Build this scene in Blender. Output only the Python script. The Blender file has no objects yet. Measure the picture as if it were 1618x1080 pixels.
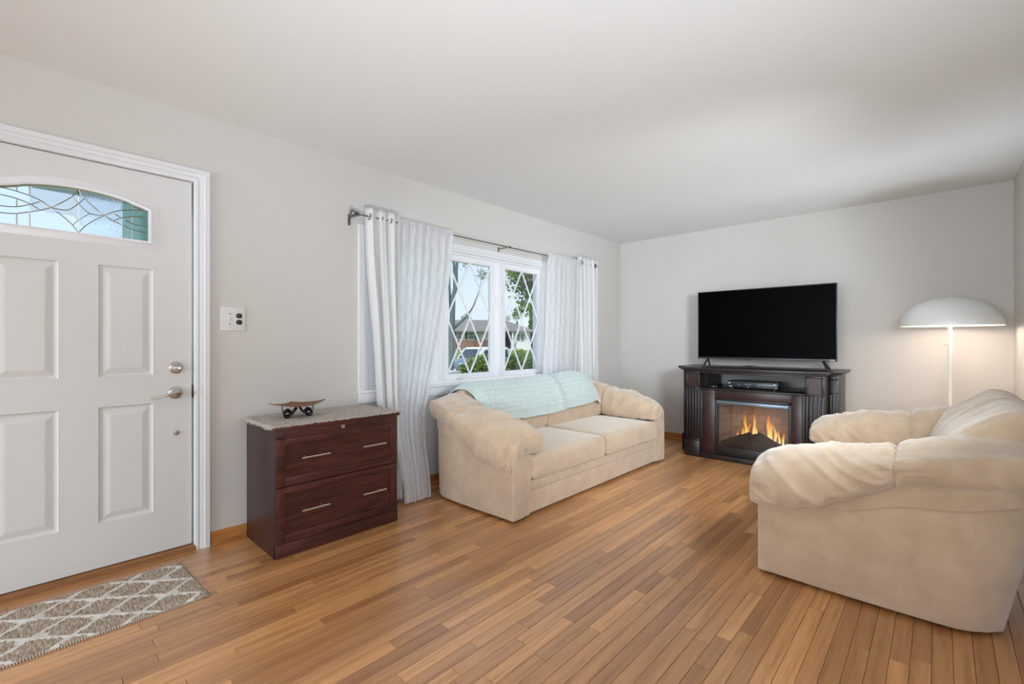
import bpy, bmesh, math, random
from mathutils import Vector, Matrix, noise

random.seed(7)
SC = bpy.context.scene
COL = SC.collection

# ------------------------------------------------------------------ camera, sky, sun, exposure
F_PX, A = 729.0, math.radians(42.84)
CAMZ = 1.161
cam_d = bpy.data.cameras.new('camera')
cam_d.sensor_width = 36.0
cam_d.lens = F_PX / 1618.0 * 36.0
cam_d.clip_start, cam_d.clip_end = 0.02, 500
cam = bpy.data.objects.new('camera', cam_d)
cam.location = (0, 0, CAMZ)
cam.rotation_euler = (math.pi / 2, 0, A - math.pi / 2)
COL.objects.link(cam)
SC.camera = cam

SC.view_settings.view_transform = 'Standard'
SC.view_settings.look = 'None'
SC.view_settings.gamma = 1.0
SC.view_settings.use_curve_mapping = False
SC.view_settings.exposure = 0.18

world = bpy.data.worlds.new('sky')
SC.world = world
world.use_nodes = True
wn = world.node_tree.nodes
# hazy bright summer sky: nearly white at the horizon, light blue overhead
wt = wn.new('ShaderNodeTexCoord')
ws = wn.new('ShaderNodeSeparateXYZ')
wr = wn.new('ShaderNodeValToRGB')
WL = world.node_tree.links
WL.new(wt.outputs['Generated'], ws.inputs[0])
WL.new(ws.outputs[2], wr.inputs[0])
we = wr.color_ramp.elements
we[0].position, we[0].color = 0.0, (0.84, 0.92, 1.0, 1)
we[1].position, we[1].color = 1.0, (0.50, 0.70, 1.0, 1)
wx = we.new(0.22); wx.color = (0.64, 0.81, 1.0, 1)
WL.new(wr.outputs[0], wn['Background'].inputs[0])
wn['Background'].inputs[1].default_value = 1.0

sun_d = bpy.data.lights.new('sun', 'SUN')
sun_d.energy, sun_d.angle, sun_d.color = 2.8, math.radians(1.5), (1.0, 0.95, 0.86)
sun = bpy.data.objects.new('sun', sun_d)
sun.rotation_euler = (math.radians(44), 0, math.radians(-72))
COL.objects.link(sun)

def area_light(name, loc, rot, sx, sy, watts, color=(1, 1, 1), spread=180):
    d = bpy.data.lights.new(name, 'AREA')
    d.shape, d.size, d.size_y, d.energy, d.color = 'RECTANGLE', sx, sy, watts, color
    d.spread = math.radians(spread)
    o = bpy.data.objects.new(name, d)
    o.location, o.rotation_euler = loc, rot
    COL.objects.link(o)
    return o

# unseen area lamps behind the camera, added as daylight-coloured fill for the room
area_light('rear_fill_lamp', (-4.92, 1.3, 1.35), (0, math.radians(-90), 0), 1.7, 2.6, 145, (0.80, 0.91, 1.0))
area_light('dining_fill_lamp', (-1.6, -3.12, 1.35), (math.radians(90), 0, 0), 2.8, 1.7, 55, (0.80, 0.91, 1.0))

# spots bounced off the ceiling: inferred flash by the camera, added fill behind loveseat
def bounce_fill(name, loc, aim, watts, cone):
    d = bpy.data.lights.new(name, 'SPOT')
    d.energy, d.spot_size, d.spot_blend, d.shadow_soft_size, d.color = watts, math.radians(cone), 1.0, 0.15, (0.78, 0.90, 1.0)
    o = bpy.data.objects.new(name, d)
    o.location = loc
    o.rotation_euler = (Vector(aim) - Vector(loc)).to_track_quat('-Z', 'Y').to_euler()
    COL.objects.link(o)
bounce_fill('bounce_fill', (0.0, -0.34, 0.45), (1.75, 1.3, 2.5), 245, 96)
bounce_fill('bounce_fill', (4.42, -0.2, 0.25), (3.3, 1.15, 2.44), 84, 124)  # added fill for the far end of the room, hidden behind the loveseat
# unseen soft area lamp by the right-hand wall, added to brighten the window side
area_light('soft_fill', (2.45, -0.40, 1.56), Vector((-0.75, -1.0, 0.22)).to_track_quat('Z', 'Y').to_euler(), 0.9, 0.6, 41, (0.84, 0.93, 1.0), 100)

# ------------------------------------------------------------------ helpers
def srgb(r, g, b):
    def c(v):
        v /= 255.0
        return v / 12.92 if v <= 0.04045 else ((v + 0.055) / 1.055) ** 2.4
    return (c(r), c(g), c(b), 1.0)

def newmat(name):
    m = bpy.data.materials.new(name)
    m.use_nodes = True
    nt = m.node_tree
    return m, nt, nt.nodes['Principled BSDF'], nt.nodes['Material Output']

def nd(nt, typ, **kw):
    n = nt.nodes.new(typ)
    for k, v in kw.items():
        setattr(n, k, v)
    return n

def mth(nt, op, a, b=None, c=None):
    n = nt.nodes.new('ShaderNodeMath')
    n.operation = op
    for i, v in enumerate((a, b, c)):
        if v is None:
            continue
        if isinstance(v, (int, float)):
            n.inputs[i].default_value = v
        else:
            nt.links.new(v, n.inputs[i])
    return n.outputs[0]

def mixc(nt, fac, a, b, blend='MIX'):
    n = nt.nodes.new('ShaderNodeMix')
    n.data_type = 'RGBA'
    n.blend_type = blend
    for k, v in ((0, fac), (6, a), (7, b)):
        if isinstance(v, (int, float)):
            n.inputs[k].default_value = v
        elif isinstance(v, tuple):
            n.inputs[k].default_value = v
        else:
            nt.links.new(v, n.inputs[k])
    return n.outputs[2]

def coords(nt, scale=(1, 1, 1), kind='Object', loc=(0, 0, 0)):
    t = nd(nt, 'ShaderNodeTexCoord')
    m = nd(nt, 'ShaderNodeMapping')
    m.inputs['Scale'].default_value = scale
    m.inputs['Location'].default_value = loc
    nt.links.new(t.outputs[kind], m.inputs[0])
    return m.outputs[0]

def noise_tex(nt, vec, scale, detail=3, rough=0.55, dist=0.0):
    n = nd(nt, 'ShaderNodeTexNoise')
    n.inputs['Scale'].default_value = scale
    n.inputs['Detail'].default_value = detail
    n.inputs['Roughness'].default_value = rough
    n.inputs['Distortion'].default_value = dist
    nt.links.new(vec, n.inputs['Vector'])
    return n.outputs[0]

def bump(nt, b, height, strength, dist=0.01):
    n = nd(nt, 'ShaderNodeBump')
    n.inputs['Strength'].default_value = strength
    n.inputs['Distance'].default_value = dist
    nt.links.new(height, n.inputs['Height'])
    nt.links.new(n.outputs[0], b.inputs['Normal'])

def pm(name, col, rough=0.5, metal=0.0, var=0.06, scale=8.0, stretch=(1, 1, 1), bmp=0.0, bscale=150.0,
       sheen=0.0, spec=0.5, coat=0.0, emit=None, estr=0.0):
    """procedural principled material: base colour varied by noise, optional fine relief"""
    m, nt, b, out = newmat(name)
    v = coords(nt, stretch)
    n = noise_tex(nt, v, scale)
    lo = tuple(c * (1 - var) for c in col[:3]) + (1,)
    hi = tuple(min(1, c * (1 + var)) for c in col[:3]) + (1,)
    nt.links.new(mixc(nt, n, lo, hi), b.inputs['Base Color'])
    b.inputs['Roughness'].default_value = rough
    b.inputs['Metallic'].default_value = metal
    b.inputs['Specular IOR Level'].default_value = spec
    b.inputs['Sheen Weight'].default_value = sheen
    b.inputs['Coat Weight'].default_value = coat
    if emit:
        b.inputs['Emission Color'].default_value = emit
        b.inputs['Emission Strength'].default_value = estr
    if bmp:
        bump(nt, b, noise_tex(nt, coords(nt), bscale, 2), bmp, 0.002)
    return m

class G:
    """collects shapes for ONE mesh"""
    def __init__(s):
        s.v, s.f, s.uv = [], [], {}
    def add(s, vs, fs):
        o = len(s.v)
        s.v += [tuple(p) for p in vs]
        s.f += [tuple(i + o for i in f) for f in fs]
        return s
    def box(s, x0, x1, y0, y1, z0, z1):
        if x0 > x1: x0, x1 = x1, x0
        if y0 > y1: y0, y1 = y1, y0
        if z0 > z1: z0, z1 = z1, z0
        return s.add([(x0, y0, z0), (x1, y0, z0), (x1, y1, z0), (x0, y1, z0), (x0, y0, z1), (x1, y0, z1), (x1, y1, z1), (x0, y1, z1)],
                     [(3, 2, 1, 0), (4, 5, 6, 7), (0, 1, 5, 4), (1, 2, 6, 5), (2, 3, 7, 6), (3, 0, 4, 7)])
    def bar(s, p, q, w, h, up=(0, 0, 1)):
        """rectangular bar from p to q, w across, h along up"""
        p, q, up = Vector(p), Vector(q), Vector(up)
        d = (q - p).normalized()
        a = d.cross(up).normalized()
        u = a.cross(d).normalized()
        vs = []
        for c in (p, q):
            for i, j in ((-1, -1), (1, -1), (1, 1), (-1, 1)):
                vs.append(c + a * (w / 2 * i) + u * (h / 2 * j))
        return s.add(vs, [(3, 2, 1, 0), (4, 5, 6, 7), (0, 1, 5, 4), (1, 2, 6, 5), (2, 3, 7, 6), (3, 0, 4, 7)])
    def tube(s, pts, r, n=10, closed=False):
        pts = [Vector(p) for p in pts]
        k = len(pts)
        rs = r if isinstance(r, (list, tuple)) else [r] * k
        rings, prev = [], None
        for i in range(k):
            if closed:
                d = pts[(i + 1) % k] - pts[i - 1]
            else:
                d = pts[min(i + 1, k - 1)] - pts[max(i - 1, 0)]
            d.normalize()
            if prev is None:
                a = d.cross(Vector((0, 0, 1)))
                if a.length < 0.05: a = d.cross(Vector((0, 1, 0)))
            else:
                a = prev - d * prev.dot(d)
            a.normalize(); prev = a
            b = d.cross(a)
            rings.append([pts[i] + (a * math.cos(t) + b * math.sin(t)) * rs[i] for t in (2 * math.pi * j / n for j in range(n))])
        s.loft(rings, caps=not closed, ring_closed=closed)
        return s
    def loft(s, rings, caps=True, ring_closed=False):
        o = len(s.v)
        n = len(rings[0])
        for r in rings:
            s.v += [tuple(p) for p in r]
        m = len(rings)
        for i in range(m if ring_closed else m - 1):
            for j in range(n):
                a, b = o + i * n + j, o + i * n + (j + 1) % n
                i2 = (i + 1) % m
                c, d = o + i2 * n + (j + 1) % n, o + i2 * n + j
                s.f.append((a, b, c, d))
        if caps and not ring_closed:
            s.f.append(tuple(o + j for j in reversed(range(n))))
            s.f.append(tuple(o + (m - 1) * n + j for j in range(n)))
        return s
    def lathe(s, prof, c=(0, 0, 0), n=32, axis='z', caps=True):
        """prof = [(r, h)]; axis direction from c"""
        rings = []
        for r, h in prof:
            ring = []
            for j in range(n):
                t = 2 * math.pi * j / n
                a, b = r * math.cos(t), r * math.sin(t)
                if axis == 'z': p = (c[0] + a, c[1] + b, c[2] + h)
                elif axis == 'y': p = (c[0] + b, c[1] + h, c[2] + a)
                else: p = (c[0] + h, c[1] + a, c[2] + b)
                ring.append(p)
            rings.append(ring)
        return s.loft(rings, caps)
    def prism(s, poly, axis, a0, a1):
        """extrude 2-D poly; axis 'y': poly (x,z); 'x': poly (y,z); 'z': poly (x,y)"""
        def p3(p, a):
            return {'y': (p[0], a, p[1]), 'x': (a, p[0], p[1]), 'z': (p[0], p[1], a)}[axis]
        return s.loft([[p3(p, a0) for p in poly], [p3(p, a1) for p in poly]])
    def grid(s, P, nu, nv, uvf=None):
        o = len(s.v)
        for j in range(nv + 1):
            for i in range(nu + 1):
                s.v.append(tuple(P(i / nu, j / nv)))
                if uvf: s.uv[len(s.v) - 1] = uvf(i / nu, j / nv)
        for j in range(nv):
            for i in range(nu):
                a = o + j * (nu + 1) + i
                s.f.append((a, a + 1, a + nu + 2, a + nu + 1))
        return s

def empty(name, loc=(0, 0, 0), rz=0.0, label=None, cat=None, group=None, kind=None):
    o = bpy.data.objects.new(name, None)
    o.location, o.rotation_euler = loc, (0, 0, rz)
    o.empty_display_size = 0.1
    COL.objects.link(o)
    tag(o, label, cat, group, kind)
    return o

def tag(o, label=None, cat=None, group=None, kind=None):
    for k, v in (('label', label), ('category', cat), ('group', group), ('kind', kind)):
        if v: o[k] = v
    return o

def build(name, g, mat, parent=None, bevel=0.0, smooth=None, seg=2, loc=None, sub=None, fix=True):
    """one mesh object from G; vertices are in the parent's frame (or minus loc when loc is given)"""
    me = bpy.data.meshes.new(name)
    vs = g.v
    if loc is not None:
        vs = [(p[0] - loc[0], p[1] - loc[1], p[2] - loc[2]) for p in vs]
    me.from_pydata(vs, [], g.f)
    if g.uv:
        uvl = me.uv_layers.new(name='UVMap')
        for l in me.loops:
            uvl.data[l.index].uv = g.uv.get(l.vertex_index, (0, 0))
    if fix or bevel:
        bm = bmesh.new(); bm.from_mesh(me)
        if fix: bmesh.ops.recalc_face_normals(bm, faces=bm.faces)
        if bevel:
            es = [e for e in bm.edges if len(e.link_faces) == 2 and e.calc_face_angle(0) > 0.5]
            bmesh.ops.bevel(bm, geom=es, offset=bevel, segments=seg, profile=0.5, affect='EDGES', clamp_overlap=True)
        bm.to_mesh(me); bm.free()
    me.materials.append(mat)
    if smooth is None: smooth = bool(bevel)
    if smooth:
        me.shade_smooth()
        if smooth is True and bevel: me.set_sharp_from_angle(angle=math.radians(40))
        elif isinstance(smooth, (int, float)) and smooth > 1: me.set_sharp_from_angle(angle=math.radians(smooth))
    o = bpy.data.objects.new(name, me)
    if loc is not None: o.location = loc
    if parent: o.parent = parent
    COL.objects.link(o)
    if sub:
        md = o.modifiers.new('subdivision', 'SUBSURF'); md.levels = md.render_levels = sub
    return o

def link_copy(o, parent, loc=None):
    c = o.copy(); COL.objects.link(c); c.parent = parent
    if loc is not None: c.location = loc
    for ch in o.children:
        link_copy(ch, c)
    return c

def catmull(P, n, closed=True):
    """resample closed / open control polygon P to n points"""
    P = [Vector(p) for p in P]
    k = len(P)
    out = []
    segs = k if closed else k - 1
    for i in range(n):
        t = i / (n if closed else n - 1) * segs
        j = min(int(t), segs - 1); f = t - j
        if closed: a, b, c, d = P[(j - 1) % k], P[j % k], P[(j + 1) % k], P[(j + 2) % k]
        else: a, b, c, d = P[max(j - 1, 0)], P[j], P[min(j + 1, k - 1)], P[min(j + 2, k - 1)]
        out.append(0.5 * ((2 * b) + (c - a) * f + (2 * a - 5 * b + 4 * c - d) * f * f + (3 * b - a - 3 * c + d) * f ** 3))
    return out

def lerp_tab(tab, x):
    if x <= tab[0][0]: return tab[0][1]
    for (a, va), (b, vb) in zip(tab, tab[1:]):
        if x <= b:
            t = (x - a) / (b - a); t = t * t * (3 - 2 * t)
            return va + (vb - va) * t
    return tab[-1][1]

def textobj(name, txt, size, loc, rot, mat, parent=None, ext=0.0004):
    cu = bpy.data.curves.new(name, 'FONT')
    cu.body, cu.size, cu.extrude = txt, size, ext
    cu.align_x, cu.align_y = 'CENTER', 'CENTER'
    t = bpy.data.objects.new(name + '_curve', cu)
    me = bpy.data.meshes.new_from_object(t)
    bpy.data.objects.remove(t)
    me.materials.clear(); me.materials.append(mat)
    o = bpy.data.objects.new(name, me)
    o.location, o.rotation_euler = loc, rot
    COL.objects.link(o)
    if parent: o.parent = parent
    return o
# ------------------------------------------------------------------ materials
M = {}
M['wall'] = pm('wall_paint', srgb(208, 204, 199), 0.75, var=0.012, scale=3, bmp=0.05, bscale=260)
M['ceiling'] = pm('ceiling_paint', srgb(230, 230, 228), 0.85, var=0.01, scale=2, bmp=0.05, bscale=200)
M['white_trim'] = pm('white_trim_paint', srgb(226, 226, 228), 0.35, var=0.012, scale=12, stretch=(1, 1, 0.2), bmp=0.03, bscale=90)
M['door_white'] = pm('door_paint', srgb(219, 219, 217), 0.4, var=0.01, scale=5, bmp=0.03, bscale=160)
M['white_vinyl'] = pm('window_vinyl', srgb(234, 233, 236), 0.35, var=0.01)
M['nickel'] = pm('brushed_nickel', srgb(200, 196, 190), 0.28, 1.0, 0.05, 60, (1, 1, 8))
M['steel'] = pm('handle_steel', srgb(215, 210, 203), 0.3, 1.0, 0.04, 80)
M['black_plastic'] = pm('black_plastic', srgb(26, 26, 28), 0.35, var=0.1)
M['black_gloss'] = pm('black_gloss', srgb(12, 12, 14), 0.12, var=0.1)
M['iron'] = pm('wrought_iron', srgb(28, 26, 26), 0.5, 0.6, 0.2, 40)
M['white_metal'] = pm('white_enamel', srgb(235, 235, 233), 0.3, var=0.01)
M['dark_gap'] = pm('dark_gap', srgb(38, 30, 26), 0.9)
M['plate'] = pm('plate_plastic', srgb(222, 219, 215), 0.35, var=0.01)
M['white_print'] = pm('white_print', srgb(235, 235, 235), 0.5, var=0.01)

def wood(name, dark, light, rough, grain=(2, 40, 40), bmp=0.1, coat=0.0, scale=1.0):
    m, nt, b, out = newmat(name)
    v = coords(nt, grain)
    n1 = noise_tex(nt, v, 1.2 * scale, 5, 0.6, 0.6)
    n2 = noise_tex(nt, v, 6.0 * scale, 3, 0.6)
    f = mth(nt, 'ADD', mth(nt, 'MULTIPLY', n1, 0.75), mth(nt, 'MULTIPLY', n2, 0.3))
    r = nd(nt, 'ShaderNodeMapRange')
    r.inputs[1].default_value, r.inputs[2].default_value = 0.34, 0.72
    nt.links.new(f, r.inputs[0])
    nt.links.new(mixc(nt, r.outputs[0], dark, light), b.inputs['Base Color'])
    b.inputs['Roughness'].default_value = rough
    b.inputs['Coat Weight'].default_value = coat
    bump(nt, b, n2, bmp, 0.001)
    return m
M['cherry'] = wood('dark_cherry', srgb(42, 21, 21), srgb(98, 50, 45), 0.36, (3, 30, 30), 0.08)
M['cherry_side'] = wood('dark_cherry_side', srgb(36, 18, 20), srgb(66, 34, 34), 0.36, (30, 30, 3), 0.08)
M['oak_trim'] = wood('oak_trim', srgb(150, 88, 36), srgb(206, 140, 74), 0.38, (2.5, 30, 30), 0.1)
M['espresso'] = wood('espresso', srgb(24, 17, 20), srgb(42, 29, 31), 0.33, (30, 3, 30), 0.05, 0.05)
M['espresso_red'] = wood('espresso_red', srgb(38, 20, 21), srgb(62, 33, 32), 0.3, (30, 3, 30), 0.05)

# oak strip floor: each plank carries its own tone
def floor_mat():
    m, nt, b, out = newmat('oak_plank')
    at = nd(nt, 'ShaderNodeAttribute'); at.attribute_name = 'tone'
    geo = nd(nt, 'ShaderNodeNewGeometry')
    sep = nd(nt, 'ShaderNodeSeparateXYZ'); nt.links.new(geo.outputs['Position'], sep.inputs[0])
    off = mth(nt, 'MULTIPLY', at.outputs['Fac'], 91.7)
    def vec(sx, sy):
        c = nd(nt, 'ShaderNodeCombineXYZ')
        nt.links.new(mth(nt, 'ADD', mth(nt, 'MULTIPLY', sep.outputs[0], sx), off), c.inputs[0])
        nt.links.new(mth(nt, 'ADD', mth(nt, 'MULTIPLY', sep.outputs[1], sy), off), c.inputs[1])
        nt.links.new(off, c.inputs[2])
        return c.outputs[0]
    fine = noise_tex(nt, vec(7, 150), 1.0, 4, 0.6, 0.6)
    broad = noise_tex(nt, vec(1.6, 22), 1.0, 3, 0.6, 0.8)
    w = nd(nt, 'ShaderNodeTexWave'); w.wave_type = 'BANDS'; w.bands_direction = 'Y'
    w.inputs['Scale'].default_value = 0.9
    w.inputs['Distortion'].default_value = 7.0
    w.inputs['Detail'].default_value = 2.0
    w.inputs['Detail Scale'].default_value = 0.7
    nt.links.new(vec(0.9, 7.5), w.inputs['Vector'])
    g = mth(nt, 'ADD', mth(nt, 'MULTIPLY', fine, 0.42), mth(nt, 'ADD', mth(nt, 'MULTIPLY', broad, 0.5), mth(nt, 'MULTIPLY', w.outputs['Fac'], 0.11)))
    ramp = nd(nt, 'ShaderNodeValToRGB')
    e = ramp.color_ramp.elements
    e[0].position, e[0].color = 0.30, srgb(156, 104, 58)
    e[1].position, e[1].color = 0.80, srgb(220, 168, 112)
    x = e.new(0.50); x.color = srgb(198, 139, 83)
    nt.links.new(g, ramp.inputs[0])
    tint = nd(nt, 'ShaderNodeValToRGB')
    t = tint.color_ramp.elements
    t[0].position, t[0].color = 0.0, (0.66, 0.57, 0.50, 1)
    t[1].position, t[1].color = 1.0, (1.28, 1.32, 1.38, 1)
    y = t.new(0.18); y.color = (0.82, 0.78, 0.74, 1)
    y2 = t.new(0.6); y2.color = (1.0, 1.0, 1.0, 1)
    fr = mth(nt, 'FRACT', mth(nt, 'MULTIPLY', at.outputs['Fac'], 1.0))
    nt.links.new(fr, tint.inputs[0])
    col = mixc(nt, 1.0, ramp.outputs[0], tint.outputs[0], 'MULTIPLY')
    stk = noise_tex(nt, vec(2.6, 60), 1.0, 2, 0.5, 0.4)
    sm = nd(nt, 'ShaderNodeMapRange'); sm.inputs[1].default_value, sm.inputs[2].default_value = 0.70, 0.80
    nt.links.new(stk, sm.inputs[0])
    col = mixc(nt, mth(nt, 'MULTIPLY', sm.outputs[0], 0.6), col, srgb(74, 44, 22))
    nt.links.new(col, b.inputs['Base Color'])
    b.inputs['Roughness'].default_value = 0.30
    nt.links.new(mth(nt, 'ADD', 0.24, mth(nt, 'MULTIPLY', broad, 0.18)), b.inputs['Roughness'])
    b.inputs['Specular IOR Level'].default_value = 0.7
    b.inputs['Coat Weight'].default_value = 0.9
    b.inputs['Coat Roughness'].default_value = 0.3
    bump(nt, b, g, 0.12, 0.0012)
    return m
M['floor'] = floor_mat()

def suede_mat():
    m, nt, b, out = newmat('beige_microsuede')
    v = coords(nt)
    n1 = noise_tex(nt, v, 9, 4, 0.6, 0.4)
    n2 = noise_tex(nt, v, 500, 2)
    r = nd(nt, 'ShaderNodeMapRange')
    r.inputs[1].default_value, r.inputs[2].default_value = 0.3, 0.7
    nt.links.new(n1, r.inputs[0])
    nt.links.new(mixc(nt, r.outputs[0], srgb(185, 158, 131), srgb(202, 177, 150)), b.inputs['Base Color'])
    b.inputs['Roughness'].default_value = 0.9
    b.inputs['Specular IOR Level'].default_value = 0.15
    b.inputs['Sheen Weight'].default_value = 0.7
    b.inputs['Sheen Roughness'].default_value = 0.6
    b.inputs['Sheen Tint'].default_value = (1.0, 0.98, 0.95, 1)
    bump(nt, b, n2, 0.12, 0.001)
    return m
M['suede'] = suede_mat()

def blanket_mat():
    m, nt, b, out = newmat('mint_plush')
    n1 = noise_tex(nt, coords(nt), 30, 4)
    n2 = noise_tex(nt, coords(nt), 260, 2)
    nt.links.new(mixc(nt, n1, srgb(180, 195, 193), srgb(201, 213, 210)), b.inputs['Base Color'])
    b.inputs['Roughness'].default_value = 0.95
    b.inputs['Sheen Weight'].default_value = 0.7
    b.inputs['Specular IOR Level'].default_value = 0.1
    bump(nt, b, n2, 0.25, 0.002)
    return m
M['blanket'] = blanket_mat()

def fabric_light(name, col, transl, transp, pattern=False):
    """hanging cloth: diffuse + translucent (+ open weave), optional embroidered trellis in UV metres"""
    m, nt, b, out = newmat(name)
    nt.nodes.remove(b)
    d = nd(nt, 'ShaderNodeBsdfDiffuse'); t = nd(nt, 'ShaderNodeBsdfTranslucent')
    weave = noise_tex(nt, coords(nt, (1, 1, 0.25)), 420, 1)
    c = mixc(nt, weave, tuple(x * 0.94 for x in col[:3]) + (1,), col)
    if pattern:
        uv = nd(nt, 'ShaderNodeTexCoord')
        sp = nd(nt, 'ShaderNodeSeparateXYZ'); nt.links.new(uv.outputs['UV'], sp.inputs[0])
        P = 0.155                                         # lattice period of the trellis
        masks = []
        for sg in (1, -1):
            s_ = mth(nt, 'MULTIPLY', mth(nt, 'ADD', sp.outputs[0], mth(nt, 'MULTIPLY', sp.outputs[1], sg * 0.72)), 1.0)
            a_ = mth(nt, 'SUBTRACT', sp.outputs[0], mth(nt, 'MULTIPLY', sp.outputs[1], sg * 0.72))
            tt = mth(nt, 'ABSOLUTE', mth(nt, 'MULTIPLY', mth(nt, 'SUBTRACT', mth(nt, 'FRACT', mth(nt, 'DIVIDE', a_, P)), 0.5), P))
            env = mth(nt, 'MULTIPLY', mth(nt, 'ABSOLUTE', mth(nt, 'SINE', mth(nt, 'MULTIPLY', s_, math.pi * 4 / P))), 0.012)
            e = mth(nt, 'ABSOLUTE', mth(nt, 'SUBTRACT', tt, env))
            masks.append(mth(nt, 'LESS_THAN', e, 0.0016))
        fx = mth(nt, 'SUBTRACT', mth(nt, 'FRACT', mth(nt, 'ADD', mth(nt, 'DIVIDE', sp.outputs[0], P), 0.5)), 0.5)
        fy = mth(nt, 'SUBTRACT', mth(nt, 'FRACT', mth(nt, 'DIVIDE', sp.outputs[1], P / 0.72)), 0.5)
        mk = mth(nt, 'MAXIMUM', masks[0], masks[1])
        mk = mth(nt, 'MULTIPLY', mk, 0.4)
        c = mixc(nt, mk, c, srgb(170, 168, 170))
    nt.links.new(c, d.inputs[0]); nt.links.new(c, t.inputs[0])
    mx = nd(nt, 'ShaderNodeMixShader'); mx.inputs[0].default_value = transl
    nt.links.new(d.outputs[0], mx.inputs[1]); nt.links.new(t.outputs[0], mx.inputs[2])
    fin = mx.outputs[0]
    if transp:
        tr = nd(nt, 'ShaderNodeBsdfTransparent')
        m2 = nd(nt, 'ShaderNodeMixShader')
        if pattern:
            nt.links.new(mth(nt, 'MULTIPLY', mth(nt, 'SUBTRACT', 1.0, mk), transp), m2.inputs[0])
        else:
            m2.inputs[0].default_value = transp
        nt.links.new(fin, m2.inputs[1]); nt.links.new(tr.outputs[0], m2.inputs[2])
        fin = m2.outputs[0]
    nt.links.new(fin, out.inputs[0])
    return m
M['drape'] = fabric_light('lined_drape', srgb(242, 241, 240), 0.3, 0.0)
M['sheer'] = fabric_light('embroidered_sheer', srgb(250, 250, 252), 0.55, 0.07, True)

def thin_glass(name, tint=(0.97, 0.985, 0.99, 1), gloss=0.05):
    m, nt, b, out = newmat(name)
    nt.nodes.remove(b)
    t = nd(nt, 'ShaderNodeBsdfTransparent'); t.inputs[0].default_value = tint
    g = nd(nt, 'ShaderNodeBsdfGlossy'); g.inputs['Roughness'].default_value = 0.03
    n = noise_tex(nt, coords(nt), 2.0, 1)
    g.inputs[0].default_value = (1, 1, 1, 1)
    mx = nd(nt, 'ShaderNodeMixShader')
    nt.links.new(mth(nt, 'ADD', gloss * 0.8, mth(nt, 'MULTIPLY', n, gloss * 0.4)), mx.inputs[0])
    nt.links.new(t.outputs[0], mx.inputs[1]); nt.links.new(g.outputs[0], mx.inputs[2])
    nt.links.new(mx.outputs[0], out.inputs[0])
    return m
M['glass'] = thin_glass('window_glass')

def wavy_glass(name, tint, scale, strength, ior=1.45):
    m, nt, b, out = newmat(name)
    nt.nodes.remove(b)
    r = nd(nt, 'ShaderNodeBsdfRefraction'); r.inputs['Color'].default_value = tint
    r.inputs['IOR'].default_value = ior; r.inputs['Roughness'].default_value = 0.02
    t = nd(nt, 'ShaderNodeBsdfTransparent'); t.inputs[0].default_value = tint
    bp = nd(nt, 'ShaderNodeBump'); bp.inputs['Strength'].default_value = strength; bp.inputs['Distance'].default_value = 0.004
    nt.links.new(noise_tex(nt, coords(nt, scale), 1.0, 2), bp.inputs['Height'])
    nt.links.new(bp.outputs[0], r.inputs['Normal'])
    mx = nd(nt, 'ShaderNodeMixShader'); mx.inputs[0].default_value = 0.35
    nt.links.new(r.outputs[0], mx.inputs[1]); nt.links.new(t.outputs[0], mx.inputs[2])
    nt.links.new(mx.outputs[0], out.inputs[0])
    return m
M['ripple_glass'] = wavy_glass('ripple_glass', (0.93, 0.97, 1.0, 1), (150, 10, 32), 0.8)
M['hammered_glass'] = wavy_glass('hammered_glass', (0.95, 0.98, 1.0, 1), (220, 10, 220), 0.35)
M['green_glass'] = wavy_glass('green_glass', (0.62, 0.76, 0.72, 1), (240, 10, 240), 0.4)
M['bevel_glass'] = wavy_glass('bevel_glass', (0.97, 0.99, 1.0, 1), (12, 10, 12), 0.15)
# ------------------------------------------------------------------ room shell
W, D, H = 3.06, 5.38, 2.44          # window wall y, end wall x, ceiling height
RY, RX0 = -0.43, 1.2                # right wall y, where it starts
BX, BY = -5.0, -3.2                 # rear walls of the dining end
ZF = 0.0
def struct(name, g, mat, bevel=0.0, **k):
    o = build(name, g, mat, None, bevel, **k)
    o['kind'] = 'structure'
    return o

DX0, DX1, DZ = -0.262, 0.69, 2.062     # door opening
WX0, WX1, WZ0, WZ1 = 1.735, 3.815, 0.80, 1.955   # window opening
T = 0.16
g = G()
for x0, x1, z0, z1 in ((BX - T, DX0, 0, H), (DX0, DX1, DZ, H), (DX1, WX0, 0, H), (WX0, WX1, 0, WZ0), (WX0, WX1, WZ1, H), (WX1, D + T, 0, H)):
    g.box(x0, x1, W, W + T, z0 - (0.05 if z0 == 0 else 0), z1)
struct('wall_left', g, M['wall'])
struct('wall_back', G().box(D, D + T, RY - T, W, -0.05, H), M['wall'])
struct('wall_right', G().box(RX0, D, RY - T, RY, -0.05, H), M['wall'])
struct('wall_partition', G().box(RX0, RX0 + T, BY, RY - T, -0.05, H), M['wall'])
g = G()
for y0, y1, z0, z1 in ((BY - T, 0.0, 0, H), (0.0, 2.6, 0, 0.5), (0.0, 2.6, 2.2, H), (2.6, W, 0, H)):
    g.box(BX - T, BX, y0, y1, z0 - (0.05 if z0 == 0 else 0), z1)
struct('wall_rear', g, M['wall'])
g = G()
for x0, x1, z0, z1 in ((BX, -3.0, 0, H), (-3.0, -0.2, 0, 0.5), (-3.0, -0.2, 2.2, H), (-0.2, RX0, 0, H)):
    g.box(x0, x1, BY - T, BY, z0 - (0.05 if z0 == 0 else 0), z1)
struct('wall_dining', g, M['wall'])
struct('ceiling', G().box(BX - T, D + T, BY - T, W + T, H, H + 0.15), M['ceiling'])

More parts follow.
